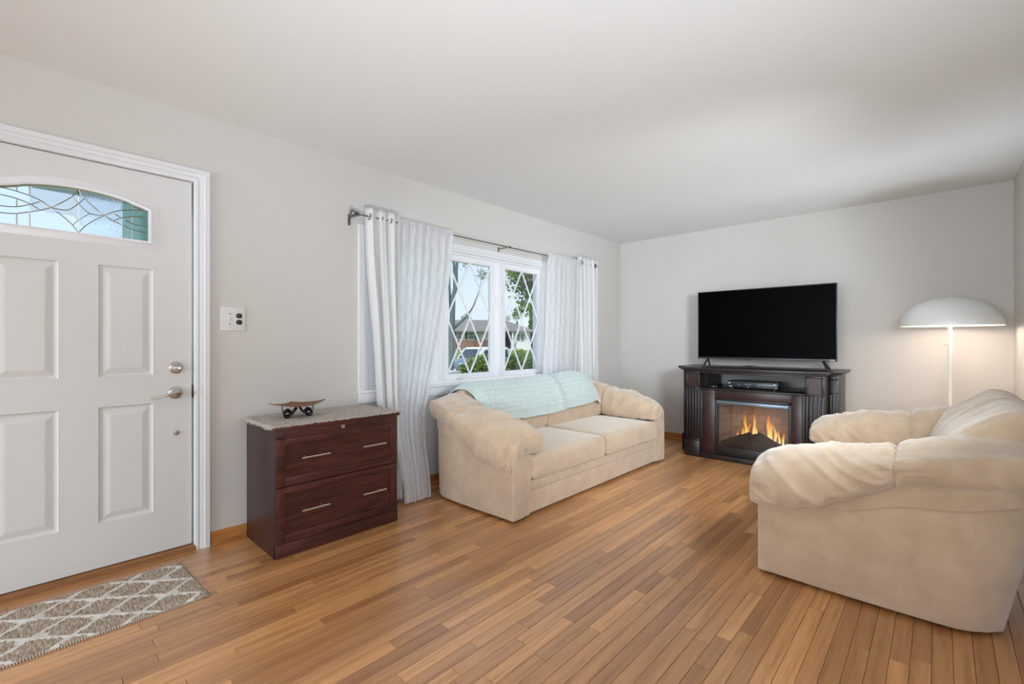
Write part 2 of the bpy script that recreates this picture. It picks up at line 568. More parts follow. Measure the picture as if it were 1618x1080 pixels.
# ---- strip floor: 300 largest planks are parts, the rest one stuff part
floor = struct('floor', G().box(BX - T, D + T, BY - T, W + 0.02, -0.06, -0.0065), M['dark_gap'])
def proj(x, y, z):
    dep = x * math.cos(A) + y * math.sin(A)
    lat = x * math.sin(A) - y * math.cos(A)
    if dep < 0.3: return None
    return 809 + F_PX * lat / dep, 540 - F_PX * (z - CAMZ) / dep, dep
rng = random.Random(11)
PW = 0.0572
planks = []
y = RY - 0.006
row = 0
while y < W:
    y1 = min(y + PW, W)
    x = -0.6 - rng.random() * 0.6
    while x < D:
        L = rng.choice((0.25, 0.36, 0.48, 0.6, 0.75, 0.9, 1.1, 1.35)) * (0.85 + 0.3 * rng.random())
        x1 = min(x + L, D)
        if D - x1 < 0.12: x1 = D
        planks.append((x, x1, y, y1))
        x = x1
    y += PW
    row += 1
def plank_mesh(g, x0, x1, y0, y1, dz):
    e, c = 0.0006, 0.0011
    x0 += e; x1 -= e; y0 += e; y1 -= e
    z2 = dz; z1 = dz - 0.0008; z0 = -0.0065
    v = []
    for zz, i in ((z0, 0), (z1, 0), (z2, c)):
        v += [(x0 + i, y0 + i, zz), (x1 - i, y0 + i, zz), (x1 - i, y1 - i, zz), (x0 + i, y1 - i, zz)]
    f = [(8, 9, 10, 11)]
    for k in (0, 4):
        f += [(k + j, k + (j + 1) % 4, k + 4 + (j + 1) % 4, k + 4 + j) for j in range(4)]
    g.add(v, f)
def covered(cx, cy):
    return (2.3 < cx < 4.3 and cy > 2.1) or (2.65 < cx and cy < 0.5) or (cx > 4.85 and 0.7 < cy < 1.9) or (0.95 < cx < 1.7 and cy > 2.62) or (cx < 0.55 and 2.5 < cy < 2.9)
def score(p):
    cx, cy = (p[0] + p[1]) / 2, (p[2] + p[3]) / 2
    best = 0
    for k in range(5):
        xx = p[0] + (p[1] - p[0]) * (k + 0.5) / 5
        q = proj(xx, cy, 0)
        if q is None or covered(xx, cy) or not (-10 < q[0] < 1630 and q[1] < 1090): continue
        best += (p[1] - p[0]) / 5 * PW / q[2] ** 3
    return best
order = sorted(planks, key=score, reverse=True)
def add_tone(o, tones, per):
    a = o.data.attributes.new('tone', 'FLOAT', 'POINT')
    vals = []
    for t in tones: vals += [t] * per
    a.data.foreach_set('value', vals)
for p in order[:300]:
    g = G(); plank_mesh(g, *p, rng.uniform(-0.00025, 0.0))
    c = ((p[0] + p[1]) / 2, (p[2] + p[3]) / 2, 0)
    o = build('plank', g, M['floor'], floor, loc=c, fix=False)
    add_tone(o, [rng.random()], 12)
g = G(); tones = []
rest = order[300:]
yy = BY                      # dining end behind the camera
while yy < W:
    y2 = min(yy + PW, W)
    xx = BX
    while xx < -0.6 or (yy < RY - 0.01 and xx < RX0):
        x2 = xx + rng.uniform(0.4, 1.3)
        lim = RX0 if yy < RY - 0.06 else -1.25
        if x2 > lim - 0.1: x2 = lim
        if xx < lim: rest.append((xx, x2, yy, y2))
        xx = x2
        if xx >= lim: break
    yy += PW
for p in rest:
    plank_mesh(g, *p, rng.uniform(-0.00025, 0.0)); tones.append(rng.random())
o = build('plank_field', g, M['floor'], floor, fix=False)
add_tone(o, tones, 12)
o['kind'] = 'stuff'

# ---- baseboards (oak, with shoe moulding)
def baseboard(name, a, b, nx, ny):
    """from a to b on the floor, proud along (nx, ny)"""
    prof = [(0, 0), (0.022, 0), (0.022, 0.012), (0.012, 0.02), (0.0115, 0.052), (0.008, 0.062), (0.006, 0.072), (0, 0.074)]
    g = G()
    g.loft([[(p[0] + nx * d, p[1] + ny * d, z) for d, z in prof] for p in (a, b)])
    return struct(name, g, M['oak_trim'], smooth=30)
baseboard('baseboard_left', (0.762, W), (D, W), 0, -1)
baseboard('baseboard_back', (D, RY), (D, W), -1, 0)
baseboard('baseboard_right', (RX0, RY), (D, RY), 0, 1)

# ---- door casing, mitred at the head
prof = [(0, 0), (0.004, 0.010), (0.016, 0.013), (0.019, 0.008), (0.025, 0.008), (0.029, 0.013), (0.045, 0.016), (0.048, 0.021), (0.071, 0.021), (0.072, 0)]
g = G()
g.loft([[(-0.256 - a, W - b, 0.0) for a, b in prof], [(-0.256 - a, W - b, 2.054 + a) for a, b in prof],
        [(0.684 + a, W - b, 2.054 + a) for a, b in prof], [(0.684 + a, W - b, 0.0) for a, b in prof]])
g.box(DX1 - 0.006, DX1 + 0.02, W + 0.0, W + T, 0, 2.06)          # jambs inside the opening
g.box(DX0 - 0.02, DX0 + 0.006, W + 0.0, W + T, 0, 2.06)
g.box(DX0 - 0.02, DX1 + 0.02, W, W + T, 2.056, 2.075)
struct('trim_1', g, M['white_trim'], smooth=30)
g = G()
g.prism([(W - 0.014, 0.0), (W - 0.012, 0.022), (W + 0.002, 0.03), (W + 0.17, 0.03), (W + 0.17, -0.05), (W - 0.014, -0.05)], 'x', DX0, DX1)
struct('trim_2', g, wood('threshold_oak', srgb(120, 78, 44), srgb(164, 112, 68), 0.5, (2.5, 30, 30)), smooth=30)
tag(bpy.data.objects['trim_2'], 'oak door threshold under the white front door')

# ---- front door (slab flush with the inner wall face)
door = empty('door_1', (0.213, W, 0), label='white panelled front door with arched leaded-glass light', kind='structure')
DF = 0.012                                  # door face is this far behind the wall plane (local y)
hw = 0.461
zb, zt = 0.036, 2.052
g = G()
cols = ((-0.294, -0.066), (0.066, 0.294))
rows = ((0.252, 0.840), (0.980, 1.552))
def fbox(x0, x1, z0, z1):
    g.box(x0, x1, DF, DF + 0.044, z0, z1)
fbox(-hw, -0.294, zb, 1.64); fbox(0.294, hw, zb, 1.64); fbox(-0.066, 0.066, zb, 1.64)
for c in cols:
    fbox(c[0], c[1], zb, 0.252); fbox(c[0], c[1], 0.84, 0.98); fbox(c[0], c[1], 1.552, 1.64)
# top zone with the arched light cut out
GZ = 1.676
def arch(x, o=0.0):                         # outline of the light, o = offset outwards
    return 1.905 + o - 0.048 * (x / 0.269) ** 2 - (0.004 if abs(x) > 0.2 else 0)
def zone(x0, x1, fz0, fz1, n=1):
    for k in range(n):
        a, b = x0 + (x1 - x0) * k / n, x0 + (x1 - x0) * (k + 1) / n
        g.add([(a, DF, fz0(a)), (b, DF, fz0(b)), (b, DF, fz1(b)), (a, DF, fz1(a)), (a, DF + 0.044, fz0(a)), (b, DF + 0.044, fz0(b)), (b, DF + 0.044, fz1(b)), (a, DF + 0.044, fz1(a))],
              [(0, 1, 2, 3), (7, 6, 5, 4), (0, 4, 5, 1), (1, 5, 6, 2), (2, 6, 7, 3), (3, 7, 4, 0)])
LX = 0.271
fbox(-hw, -LX, 1.64, zt); fbox(LX, hw, 1.64, zt); fbox(-LX, LX, 1.64, GZ + 0.014)
zone(-LX, LX, lambda x: arch(x), lambda x: zt, 26)
build('door_slab', g, M['door_white'], door, smooth=False)
# raised panels: concentric rectangular rings
def panel(x0, x1, z0, z1):
    rings = [(0.0, -0.0005), (0.005, -0.0005), (0.010, 0.007), (0.018, 0.009), (0.022, 0.009), (0.048, 0.0025), (0.052, 0.002)]
    g2 = G(); rr = []
    for ins, dep in rings:
        yv = DF + dep
        rr.append([(x0 + ins, yv, z0 + ins), (x1 - ins, yv, z0 + ins), (x1 - ins, yv, z1 - ins), (x0 + ins, yv, z1 - ins)])
    g2.loft(rr, caps=False)
    n = len(g2.v)
    g2.f.append((n - 4, n - 3, n - 2, n - 1))
    back = [(x0, DF + 0.04, z0), (x1, DF + 0.04, z0), (x1, DF + 0.04, z1), (x0, DF + 0.04, z1)]
    o = len(g2.v); g2.v += back
    for j in range(4): g2.f.append((j, (j + 1) % 4, o + (j + 1) % 4, o + j))
    g2.f.append((o, o + 1, o + 2, o + 3))
    build('panel', g2, M['door_white'], door, smooth=False)
for c in cols:
    for r in rows:
        panel(c[0], c[1], r[0], r[1])
# moulded frame round the light
def light_path(o, n=24):
    """closed outline of the light offset outward by o"""
    P = [(LX - 0.002 + o, GZ + 0.016 - o)]
    P.append((LX - 0.002 + o, arch(LX - 0.002) + o * 0.6))
    for k in range(1, n):
        x = (LX - 0.002 + o) * (1 - 2 * k / n)
        P.append((x, arch(max(-0.269, min(0.269, x)), o)))
    P.append((-LX + 0.002 - o, arch(LX - 0.002) + o * 0.6))
    P.append((-LX + 0.002 - o, GZ + 0.016 - o))
    return P
fr = [(0.0, 0.006), (0.0, -0.008), (0.008, -0.012), (0.014, -0.012), (0.02, -0.006), (0.034, -0.003), (0.04, -0.0005), (0.04, 0.004)]
g = G()
g.loft([[(x, DF + d, z) for x, z in light_path(o)] for o, d in fr], caps=False)
build('light_frame', g, M['white_vinyl'], door, smooth=50)
# leaded glass: panes and cames
GY = DF + 0.02
def pane(poly, mat, name='glass_pane'):
    g2 = G(); g2.prism(poly, 'y', GY, GY + 0.004)
    return build(name, g2, mat, door, fix=True)
def seg_arch(x0, x1, n=10):
    return [(x0 + (x1 - x0) * k / n, arch(x0 + (x1 - x0) * k / n)) for k in range(n + 1)]
zb_ = GZ + 0.01
for s in (1, -1):
    pane([(s * 0.166, zb_), (s * 0.002, zb_)] + [(x, z) for x, z in seg_arch(s * 0.002, s * 0.166)], M['ripple_glass'] if s > 0 else M['bevel_glass'])
    pane([(s * 0.206, zb_), (s * 0.167, zb_)] + seg_arch(s * 0.167, s * 0.206, 4), M['green_glass'] if s > 0 else M['bevel_glass'])
    pane([(s * 0.270, zb_), (s * 0.207, zb_)] + seg_arch(s * 0.207, s * 0.270, 5), M['green_glass'] if s > 0 else M['bevel_glass'])
came = M['nickel']
curves = [[(0, 1.905), (0.019, 1.872), (0.047, 1.841), (0.095, 1.798)], [(0, 1.694), (0.021, 1.728), (0.054, 1.764), (0.095, 1.798)],
          [(-0.021, 1.868), (0.0, 1.838), (0.040, 1.798), (0.095, 1.798)], [(0, 1.758), (0.040, 1.798)], [(0.0, 1.758), (-0.021, 1.728)],
          [(0.165, 1.696), (0.165, 1.757)], [(0.165, 1.838), (0.165, 1.888)], [(0.206, 1.696), (0.206, 1.748)], [(0.206, 1.848), (0.206, 1.878)], [(0.206, 1.778), (0.206, 1.815)],
          [(0.095, 1.798), (0.127, 1.822), (0.163, 1.838), (0.221, 1.852), (0.27, 1.856)], [(0.095, 1.798), (0.131, 1.778), (0.171, 1.761), (0.217, 1.745), (0.27, 1.741)],
          [(0.127, 1.821), (0.163, 1.799), (0.212, 1.777), (0.27, 1.772)], [(0.131, 1.778), (0.163, 1.800), (0.212, 1.817), (0.27, 1.824)]]
for c in curves:
    for s in (1, -1):
        pts = catmull([(s * x, z, 0) for x, z in c], max(2, 7 * (len(c) - 1)), False) if len(c) > 2 else [Vector((s * x, z, 0)) for x, z in c]
        g2 = G().tube([(p.x, GY - 0.001, p.y) for p in pts], 0.0023, 6)
        build('came', g2, came, door, smooth=60)
# hardware
hx = 0.389
g = G().lathe([(0.002, 0), (0.033, 0), (0.033, -0.004), (0.029, -0.009), (0.022, -0.011), (0.02, -0.016), (0.002, -0.016)], (hx, DF, 1.02), 32, 'y')
db = build('deadbolt', g, M['nickel'], door, smooth=40)
g = G().bar((hx - 0.012, DF - 0.018, 1.02), (hx + 0.018, DF - 0.03, 1.018), 0.007, 0.014).lathe([(0.001, -0.014), (0.009, -0.014), (0.009, -0.022), (0.001, -0.022)], (hx, DF, 1.02), 16, 'y')
build('thumb_turn', g, M['nickel'], db, bevel=0.002)
g = G().lathe([(0.002, 0), (0.034, 0), (0.034, -0.004), (0.030, -0.010), (0.02, -0.013), (0.017, -0.03), (0.014, -0.034), (0.002, -0.036)], (hx - 0.002, DF, 0.884), 32, 'y')
lv = build('lever_rose', g, M['nickel'], door, smooth=40)
pts = catmull([(hx + 0.004, DF - 0.045, 0.886), (hx - 0.02, DF - 0.05, 0.887), (hx - 0.055, DF - 0.05, 0.874), (hx - 0.09, DF - 0.046, 0.864), (hx - 0.118, DF - 0.042, 0.866)], 18, False)
g = G().tube(pts, [0.012, 0.012, 0.0115, 0.011, 0.010, 0.009, 0.0085, 0.008, 0.0075, 0.007, 0.0065, 0.006, 0.0058, 0.0055, 0.005, 0.0048, 0.0045, 0.004], 12)
g.lathe([(0.004, -0.03), (0.012, -0.032), (0.013, -0.05), (0.003, -0.056)], (hx - 0.002, DF, 0.884), 20, 'y')
build('lever_handle', g, M['nickel'], lv, smooth=60)
g = G().lathe([(0.001, 0), (0.014, 0), (0.014, -0.003), (0.010, -0.005), (0.008, -0.010), (0.001, -0.011)], (hx + 0.001, DF, 0.665), 20, 'y')
build('key_cylinder', g, M['nickel'], door, smooth=40)
g = G().box(hw + 0.002, hw + 0.0145, DF + 0.004, DF + 0.03, 0.85, 0.92)
build('strike_plate', g, pm('brass_strike', srgb(70, 60, 50), 0.4, 0.8), door, bevel=0.001)

# ---- three-light casement window
win = empty('window_1', (0, W, 0), label='white triple casement window with diamond lattice bars', kind='structure')
SH = 0.04                                       # sash face depth (local y) behind wall plane
cp = [(0, 0.0), (0.002, 0.012), (0.02, 0.014), (0.024, 0.018), (0.066, 0.018), (0.068, 0.0)]    # casing profile, mitred
g = G()
g.loft([[(1.743 - a, -b, 0.812) for a, b in cp], [(1.743 - a, -b, 1.938 + a) for a, b in cp], [(3.807 + a, -b, 1.938 + a) for a, b in cp], [(3.807 + a, -b, 0.812) for a, b in cp]])
build('casing', g, M['white_trim'], win, smooth=30)
def frame_ring(x0, x1, z0, z1, w, ya, yb):
    """four-sided frame, open in the middle, no overlapping pieces"""
    g = G()
    o = [(x0, z0), (x1, z0), (x1, z1), (x0, z1)]
    i_ = [(x0 + w, z0 + w), (x1 - w, z0 + w), (x1 - w, z1 - w), (x0 + w, z1 - w)]
    g.loft([[(x, ya, z) for x, z in o], [(x, ya, z) for x, z in i_], [(x, yb, z) for x, z in i_], [(x, yb, z) for x, z in o]], caps=False, ring_closed=True)
    return g
build('jamb', frame_ring(1.736, 3.814, 0.801, 1.954, 0.014, 0.002, T), M['white_vinyl'], win)
build('stop', frame_ring(1.750, 3.800, 0.815, 1.940, 0.018, 0.02, 0.1), M['white_vinyl'], win)
g = G().box(1.672, 3.878, -0.03, 0.001, 0.79, 0.8115).box(1.675, 3.875, -0.016, 0.0, 0.72, 0.789)
build('sill', g, M['white_trim'], win, bevel=0.004)
panes_x = [(1.83, 2.355), (2.532, 3.062), (3.238, 3.762)]
for xa, xb in ((2.42, 2.467), (3.126, 3.174)):
    build('mullion', G().box(xa, xb, 0.012, 0.11, 0.834, 1.921), M['white_vinyl'], win, bevel=0.003)
for i, (xa, xb) in enumerate(panes_x):
    z0, z1 = 0.872, 1.876
    lo, hi = (1.769, 2.419) if i == 0 else ((2.468, 3.125) if i == 1 else (3.175, 3.781))
    g = G()
    def ring4(o, i_, ya, yb):
        g.loft([[(x, ya, z) for x, z in o], [(x, ya, z) for x, z in i_], [(x, yb, z) for x, z in i_], [(x, yb, z) for x, z in o]], caps=False, ring_closed=True)
    rect = lambda a, b, c, d: [(a, c), (b, c), (b, d), (a, d)]
    ring4(rect(lo, hi, 0.834, 1.921), rect(xa, xb, z0, z1), SH - 0.008, SH + 0.05)
    ring4(rect(xa - 0.001, xb + 0.001, z0 - 0.001, z1 + 0.001), rect(xa + 0.008, xb - 0.008, z0 + 0.008, z1 - 0.008), SH + 0.004, SH + 0.04)
    sash = build('sash', g, M['white_vinyl'], win)
    build('pane', G().box(xa + 0.002, xb - 0.002, SH + 0.022, SH + 0.026, z0 + 0.002, z1 - 0.002), M['glass'], sash)
    xm, zm = (xa + xb) / 2, (z0 + z1) / 2
    for k, (p, q) in enumerate((((xa, z0), (xb, z1)), ((xa, z1), (xb, z0)), ((xm, z1), (xa, zm)), ((xm, z1), (xb, zm)), ((xa, zm), (xm, z0)), ((xb, zm), (xm, z0)))):
        yy = SH + 0.012 + (0.002 if (q[0] - p[0]) * (q[1] - p[1]) > 0 else 0)
        d = Vector((q[0] - p[0], q[1] - p[1])).normalized() * 0.006
        build('lattice_bar', G().bar((p[0] + d.x, yy, p[1] + d.y), (q[0] - d.x, yy, q[1] - d.y), 0.016, 0.007, (0, 1, 0)), M['white_vinyl'], sash, bevel=0.0015)
    # latch on the stile and crank on the bottom rail
    sx = xa - 0.045 if i == 2 else xb + 0.035
    g = G().bar((sx, SH - 0.012, 1.50), (sx, SH - 0.024, 1.59), 0.010, 0.008, (0, 1, 0)).box(sx - 0.009, sx + 0.009, SH - 0.014, SH - 0.007, 1.48, 1.54)
    build('latch', g, M['white_vinyl'], sash, bevel=0.002)
    cx_ = xa + 0.12 if i < 2 else xb + 0.01
    g = G().box(cx_ - 0.03, cx_ + 0.03, SH - 0.026, SH - 0.007, 0.838, 0.850)
    g.bar((cx_ - 0.01, SH - 0.03, 0.848), (cx_ + 0.03, SH - 0.055, 0.866), 0.009, 0.008).lathe([(0.002, 0), (0.007, 0), (0.008, 0.02), (0.003, 0.026)], (cx_ + 0.032, SH - 0.057, 0.862), 12)
    if i == 2: g.bar((cx_ + 0.02, SH - 0.05, 0.866), (cx_ + 0.07, SH - 0.075, 0.872), 0.008, 0.007)
    build('crank', g, M['white_metal'], sash, bevel=0.0015)

# ---- unseen windows behind the camera, put in to go with the fill lamps
rw = empty('window_2', (BX, 1.3, 0), label='unseen white framed window added in the rear wall', kind='structure')
g = G()
for y0, y1, z0, z1 in ((-1.3, -1.24, 0.5, 2.2), (1.24, 1.3, 0.5, 2.2), (-0.03, 0.03, 0.5, 2.2), (-1.3, 1.3, 0.5, 0.56), (-1.3, 1.3, 2.14, 2.2)):
    g.box(-0.11, -0.06, y0, y1, z0, z1)
build('frame', g, M['white_vinyl'], rw, bevel=0.003)
rw = empty('window_3', (-1.6, BY, 0), label='unseen white framed window added at the dining end', kind='structure')
g = G()
for y0, y1, z0, z1 in ((-1.4, -1.34, 0.5, 2.2), (1.34, 1.4, 0.5, 2.2), (-0.03, 0.03, 0.5, 2.2), (-1.4, 1.4, 0.5, 0.56), (-1.4, 1.4, 2.14, 2.2)):
    g.box(y0, y1, -0.11, -0.06, z0, z1)
build('frame', g, M['white_vinyl'], rw, bevel=0.003)

# ---- switch and outlet plate
sw = empty('switch_plate', (0.876, W, 1.297), label='white wall plate with toggle switch and black double outlet beside front door', cat='switch plate')
build('plate', G().box(-0.066, 0.066, -0.007, 0.0, -0.071, 0.071), M['plate'], sw, bevel=0.005, seg=3)
g = G().box(-0.022, -0.012, -0.009, -0.006, -0.012, 0.012)
t_ = build('toggle', g.bar((-0.017, -0.008, 0.0), (-0.017, -0.02, 0.008), 0.007, 0.008), M['plate'], sw, bevel=0.001)
build('outlet_insert', G().box(0.012, 0.05, -0.0085, -0.006, -0.037, 0.037), M['plate'], sw, bevel=0.001)
for dz in (0.019, -0.019):
    pts = [(0.031 + 0.0165 * math.copysign(abs(math.cos(a)) ** 0.7, math.cos(a)), dz + 0.0145 * math.copysign(abs(math.sin(a)) ** 0.9, math.sin(a))) for a in (2 * math.pi * k / 28 for k in range(28))]
    so = build('socket', G().prism(pts, 'y', -0.0105, -0.006), M['black_plastic'], sw, bevel=0.0008)
    g = G().box(0.024, 0.026, -0.0112, -0.0104, dz - 0.001, dz + 0.007).box(0.035, 0.037, -0.0112, -0.0104, dz, dz + 0.006).box(0.029, 0.032, -0.0112, -0.0104, dz - 0.009, dz - 0.006)
    build('slot', g, M['steel'], so)
for xx, zz in ((-0.017, 0.03), (-0.017, -0.03), (0.031, 0.0)):
    build('screw', G().lathe([(0.0005, -0.006), (0.0032, -0.007), (0.0028, -0.0092), (0.0005, -0.0095)], (xx, 0, zz), 12, 'y'), M['steel'] if xx > 0 else M['iron'], sw)
# ------------------------------------------------------------------ sofa pair
def nz(x, y, z=0.0):
    return noise.noise(Vector((x, y, z)))

def soft_fill(g, c, h, r, crown=0.0, n=14, seed=0.0, wr=0.003):
    """rounded, crowned cushion: centre c, half sizes h, edge radius r"""
    inner = [max(hh - r, 0.001) for hh in h]
    faces = []
    idx = {}
    def vert(p):
        key = (round(p[0], 5), round(p[1], 5), round(p[2], 5))
        if key in idx: return idx[key]
        q = [max(-inner[k], min(inner[k], p[k] * h[k])) for k in range(3)]
        d = Vector([p[k] * h[k] - q[k] for k in range(3)])
        if d.length > 1e-9: d = d.normalized() * r
        v = Vector(q) + d
        fx, fy = 1 - min(1, abs(v.x / h[0])) ** 2.4, 1 - min(1, abs(v.y / h[1])) ** 2.4
        if v.z > 0: v.z += crown * fx * fy * min(1, v.z / h[2])
        if abs(v.y) > h[1] * 0.5: v.y += math.copysign(0.4 * crown * fx * (1 - min(1, abs(v.z / h[2])) ** 2), v.y)
        w = wr * (nz(v.x * 9 + seed, v.y * 9, v.z * 9) + 0.6 * nz(v.x * 24, v.y * 24 + seed, v.z * 24))
        v += Vector((w * 0.3, w * 0.3, w))
        g.v.append((c[0] + v.x, c[1] + v.y, c[2] + v.z))
        idx[key] = len(g.v) - 1
        return idx[key]
    def cc(t): return math.copysign(1 - (1 - abs(t)) ** 1.25, t)
    for ax in range(3):
        for sgn in (-1, 1):
            for i in range(n):
                for j in range(n):
                    quad = []
                    for a, b in ((i, j), (i + 1, j), (i + 1, j + 1), (i, j + 1)):
                        p = [0, 0, 0]
                        p[ax] = sgn
                        p[(ax + 1) % 3] = cc(-1 + 2 * a / n)
                        p[(ax + 2) % 3] = cc(-1 + 2 * b / n)
                        quad.append(vert(p))
                    g.f.append(tuple(quad))
    return g

def roll(g, sec, t0, t1, nt, axis, rnd0, rnd1, wr=0.006, seed=0.0, ns=56, min0=0.5, min1=0.5, gather=1.0, hemth=0.66, skew=None):
    """puffy upholstered roll: sec(t) -> closed control polygon in the cross plane, swept along axis from t0 to t1, ends pulled in"""
    rings = []
    L = t1 - t0
    for i in range(nt + 1):
        e = i / nt
        t = t0 + L * e
        P = catmull([(a, b, 0) for a, b in sec(t)], ns)
        cx = sum(p.x for p in P) / ns; cy = sum(p.y for p in P) / ns
        d0, d1 = (t - t0) / rnd0, (t1 - t) / rnd1
        s = 1.0
        if d0 < 1: s = min(s, min0 + (1 - min0) * math.sqrt(max(0, 1 - (1 - d0) ** 2)))
        if d1 < 1: s = min(s, min1 + (1 - min1) * math.sqrt(max(0, 1 - (1 - d1) ** 2)))
        gat = max(math.exp(-max(0, t - t0) / 0.09), math.exp(-max(0, t1 - t) / 0.09)) * gather
        ring = []
        for j, p in enumerate(P):
            th = j / ns
            # folds: gathers run along the sweep near the ends, soft creases elsewhere
            f = gat * 0.8 * nz(j * 0.5 + seed, t * 3.0, seed) + 0.75 * nz(t * 15 + seed + 1.1 * math.sin(6.283 * th), math.sin(6.283 * th) * 0.8, math.cos(6.283 * th) * 0.8)
            ridge = 1 - abs(nz(t * 11 + 1.6 * math.sin(6.283 * th) + seed, math.cos(6.283 * th) * 0.9, seed * 1.7)) * 3.0
            f += 0.7 * max(0, ridge) ** 2
            f += 0.7 * math.exp(-((th - hemth) / 0.07) ** 2) * nz(t * 36 + seed, 2.2, seed)
            k = s * (1 + 0) 
            dx, dy = p.x - cx, p.y - cy
            ln = math.hypot(dx, dy) or 1
            w = wr * f
            a, b = cx + dx * k + dx / ln * w, cy + dy * k + dy / ln * w
            tt = t + (skew(a, b, t) if skew else 0.0)
            ring.append((a, tt, b) if axis == 'y' else (tt, a, b))
        rings.append(ring)
    g.loft(rings)
    return g

def make_sofa(root, Wd, Dp, top, seatn=2, seed=0.0, bo=0.0, lean=0.05, skw=0.0):
    """local frame: X across 0..Wd, Y from front 0 to back Dp"""
    S = M['suede']
    aw = 0.18
    seat_z = 0.405
    zb = [(0.0, 0.345), (0.12, 0.375), (0.62, 0.56), (0.9, 0.585)]
    zt = [(-0.05, 0.575), (0.1, 0.63), (0.3, 0.675), (0.5, 0.69), (0.8, 0.74)]
    for side in (0, 1):
        mx = (lambda X: X) if side == 0 else (lambda X: Wd - X)
        # arm body: slightly bowed side with rounded rear corner
        g = G(); rings = []
        for i in range(19):
            Y = -0.0 + Dp * i / 18
            rc = max(0, (Y - (Dp - 0.16)) / 0.16)
            inset = 0.10 * rc * rc
            ztop = lerp_tab(zb, Y) + 0.03
            bow = 0.012 * math.sin(math.pi * min(1, Y / Dp))
            x0 = inset - bow
            zlo = 0.016
            sh = lambda z: Y + lean * 0.7 * (Y / Dp) ** 3 * max(0, z - 0.02) / 0.6
            rings.append([(mx(a), sh(b), b) for a, b in ((x0 + 0.012, zlo), (aw, zlo), (aw, ztop), (x0 + 0.02, ztop), (x0 + 0.002, ztop - 0.02), (x0, 0.3), (x0 + 0.004, zlo + 0.012))])
        g.loft(rings)
        build('arm_body', g, S, root, smooth=45)
        # cloth band between the pillow and the plain side panel
        zl = [(0.0, 0.322), (0.3, 0.40), (0.57, 0.475), (0.9, 0.545)]
        g = G(); rings = []
        for i in range(19):
            Y = Dp * i / 18
            rc = max(0, (Y - (Dp - 0.16)) / 0.16)
            x0 = 0.10 * rc * rc - 0.012 * math.sin(math.pi * min(1, Y / Dp))
            lo, hi = lerp_tab(zl, Y) + 0.002 * nz(Y * 9, seed), lerp_tab(zb, Y) + 0.06
            sh = lambda z: Y + lean * 0.7 * (Y / Dp) ** 3 * max(0, z - 0.02) / 0.6
            rings.append([(mx(a), sh(b), b) for a, b in ((x0 + 0.004, lo), (x0 - 0.006, lo + 0.002), (x0 - 0.009 - 0.004 * nz(Y * 8, 3 + seed), (lo + hi) / 2), (x0 - 0.006, hi), (x0 + 0.02, hi))])
        g.loft(rings)
        build('side_band', g, S, root, smooth=50)
        # front arm boards
        g = G().prism([(mx(0.003), 0.016), (mx(0.108), 0.016), (mx(0.122), 0.43), (mx(0.10), 0.475), (mx(0.05), 0.46), (mx(0.004), 0.40)], 'y', -0.016, 0.04)
        build('arm_front_board', g, S, root, bevel=0.008, seg=3)
        g = G().prism([(mx(0.110), 0.016), (mx(0.172), 0.016), (mx(0.205), 0.42), (mx(0.185), 0.47), (mx(0.125), 0.47)], 'y', -0.008, 0.04)
        build('arm_front_board', g, S, root, bevel=0.008, seg=3)
        # gathered cloth under the front of the pillow
        def sec_g(t):
            return [(mx(a), b) for a, b in ((0.012, 0.405), (0.05, 0.40), (0.1, 0.45), (0.18, 0.43), (0.225, 0.44), (0.23, 0.52), (0.12, 0.56), (0.015, 0.49))]
        build('gathered_trim', roll(G(), sec_g, -0.022, 0.1, 16, 'y', 0.03, 0.05, 0.012, seed + 9 + side, 72, 0.75, 0.8), S, root, smooth=True)
        def sk(a, b, t):
            X = a if side == 0 else Wd - a
            return skw * max(0, min(1, (0.19 - X) / 0.2)) * max(0, min(1, (0.36 - t) / 0.4))
        def sec_f(t):
            b, tp = lerp_tab(zb, t), lerp_tab(zt, t)
            lo = b + 0.0
            return [(mx(a), z) for a, z in ((0.30, 0.435), (0.318, 0.52), (0.27, tp - 0.035), (0.15, tp), (0.02, tp - 0.03), (-0.055, (tp + lo) / 2 + 0.03), (-0.07, lo + 0.06), (-0.04, lo + 0.005), (0.04, lo + 0.04), (0.2, 0.42))]
        build('arm_pillow', roll(G(), sec_f, -0.045, 0.535, 60, 'y', 0.10, 0.055, 0.015, seed + 1.3 + side * 5, 84, 0.76, 0.74, skew=sk), S, root, smooth=True)
        def sec_r(t):
            b, tp = lerp_tab(zb, t), lerp_tab(zt, t) + 0.02
            k = max(0, (t - 0.5) / 0.4)
            sh = 0.07 * k
            return [(mx(a + sh), z) for a, z in ((0.30, 0.44), (0.32, 0.55), (0.26, tp - 0.02), (0.13, tp), (0.0, tp - 0.035), (-0.065, (tp + b) / 2 + 0.04), (-0.075, b + 0.06), (-0.04, b + 0.01), (0.04, b + 0.04), (0.2, 0.43))]
        build('corner_pillow', roll(G(), sec_r, 0.515, Dp + 0.04 + lean * 0.8, 44, 'y', 0.055, 0.16, 0.012, seed + 3.1 + side * 5, 84, 0.74, 0.5), S, root, smooth=True)
    # base rails
    build('front_rail', G().box(aw - 0.005, Wd - aw + 0.005, 0.004, 0.06, 0.018, 0.166), S, root, bevel=0.008, seg=3)
    build('front_rail', G().box(aw - 0.005, Wd - aw + 0.005, 0.0, 0.06, 0.169, 0.236), S, root, bevel=0.010, seg=3)
    build('seat_deck', G().box(aw, Wd - aw, 0.05, Dp - 0.1, 0.05, 0.23), S, root, bevel=0.01)
    # back frame leaning rearwards
    g = G().prism([(Dp - 0.17, 0.02), (Dp - 0.02, 0.02), (Dp + lean * 0.75, top - 0.24), (Dp + lean * 0.75 - 0.03, top - 0.2), (Dp - 0.08, top - 0.2)], 'x', 0.115, Wd - 0.115)
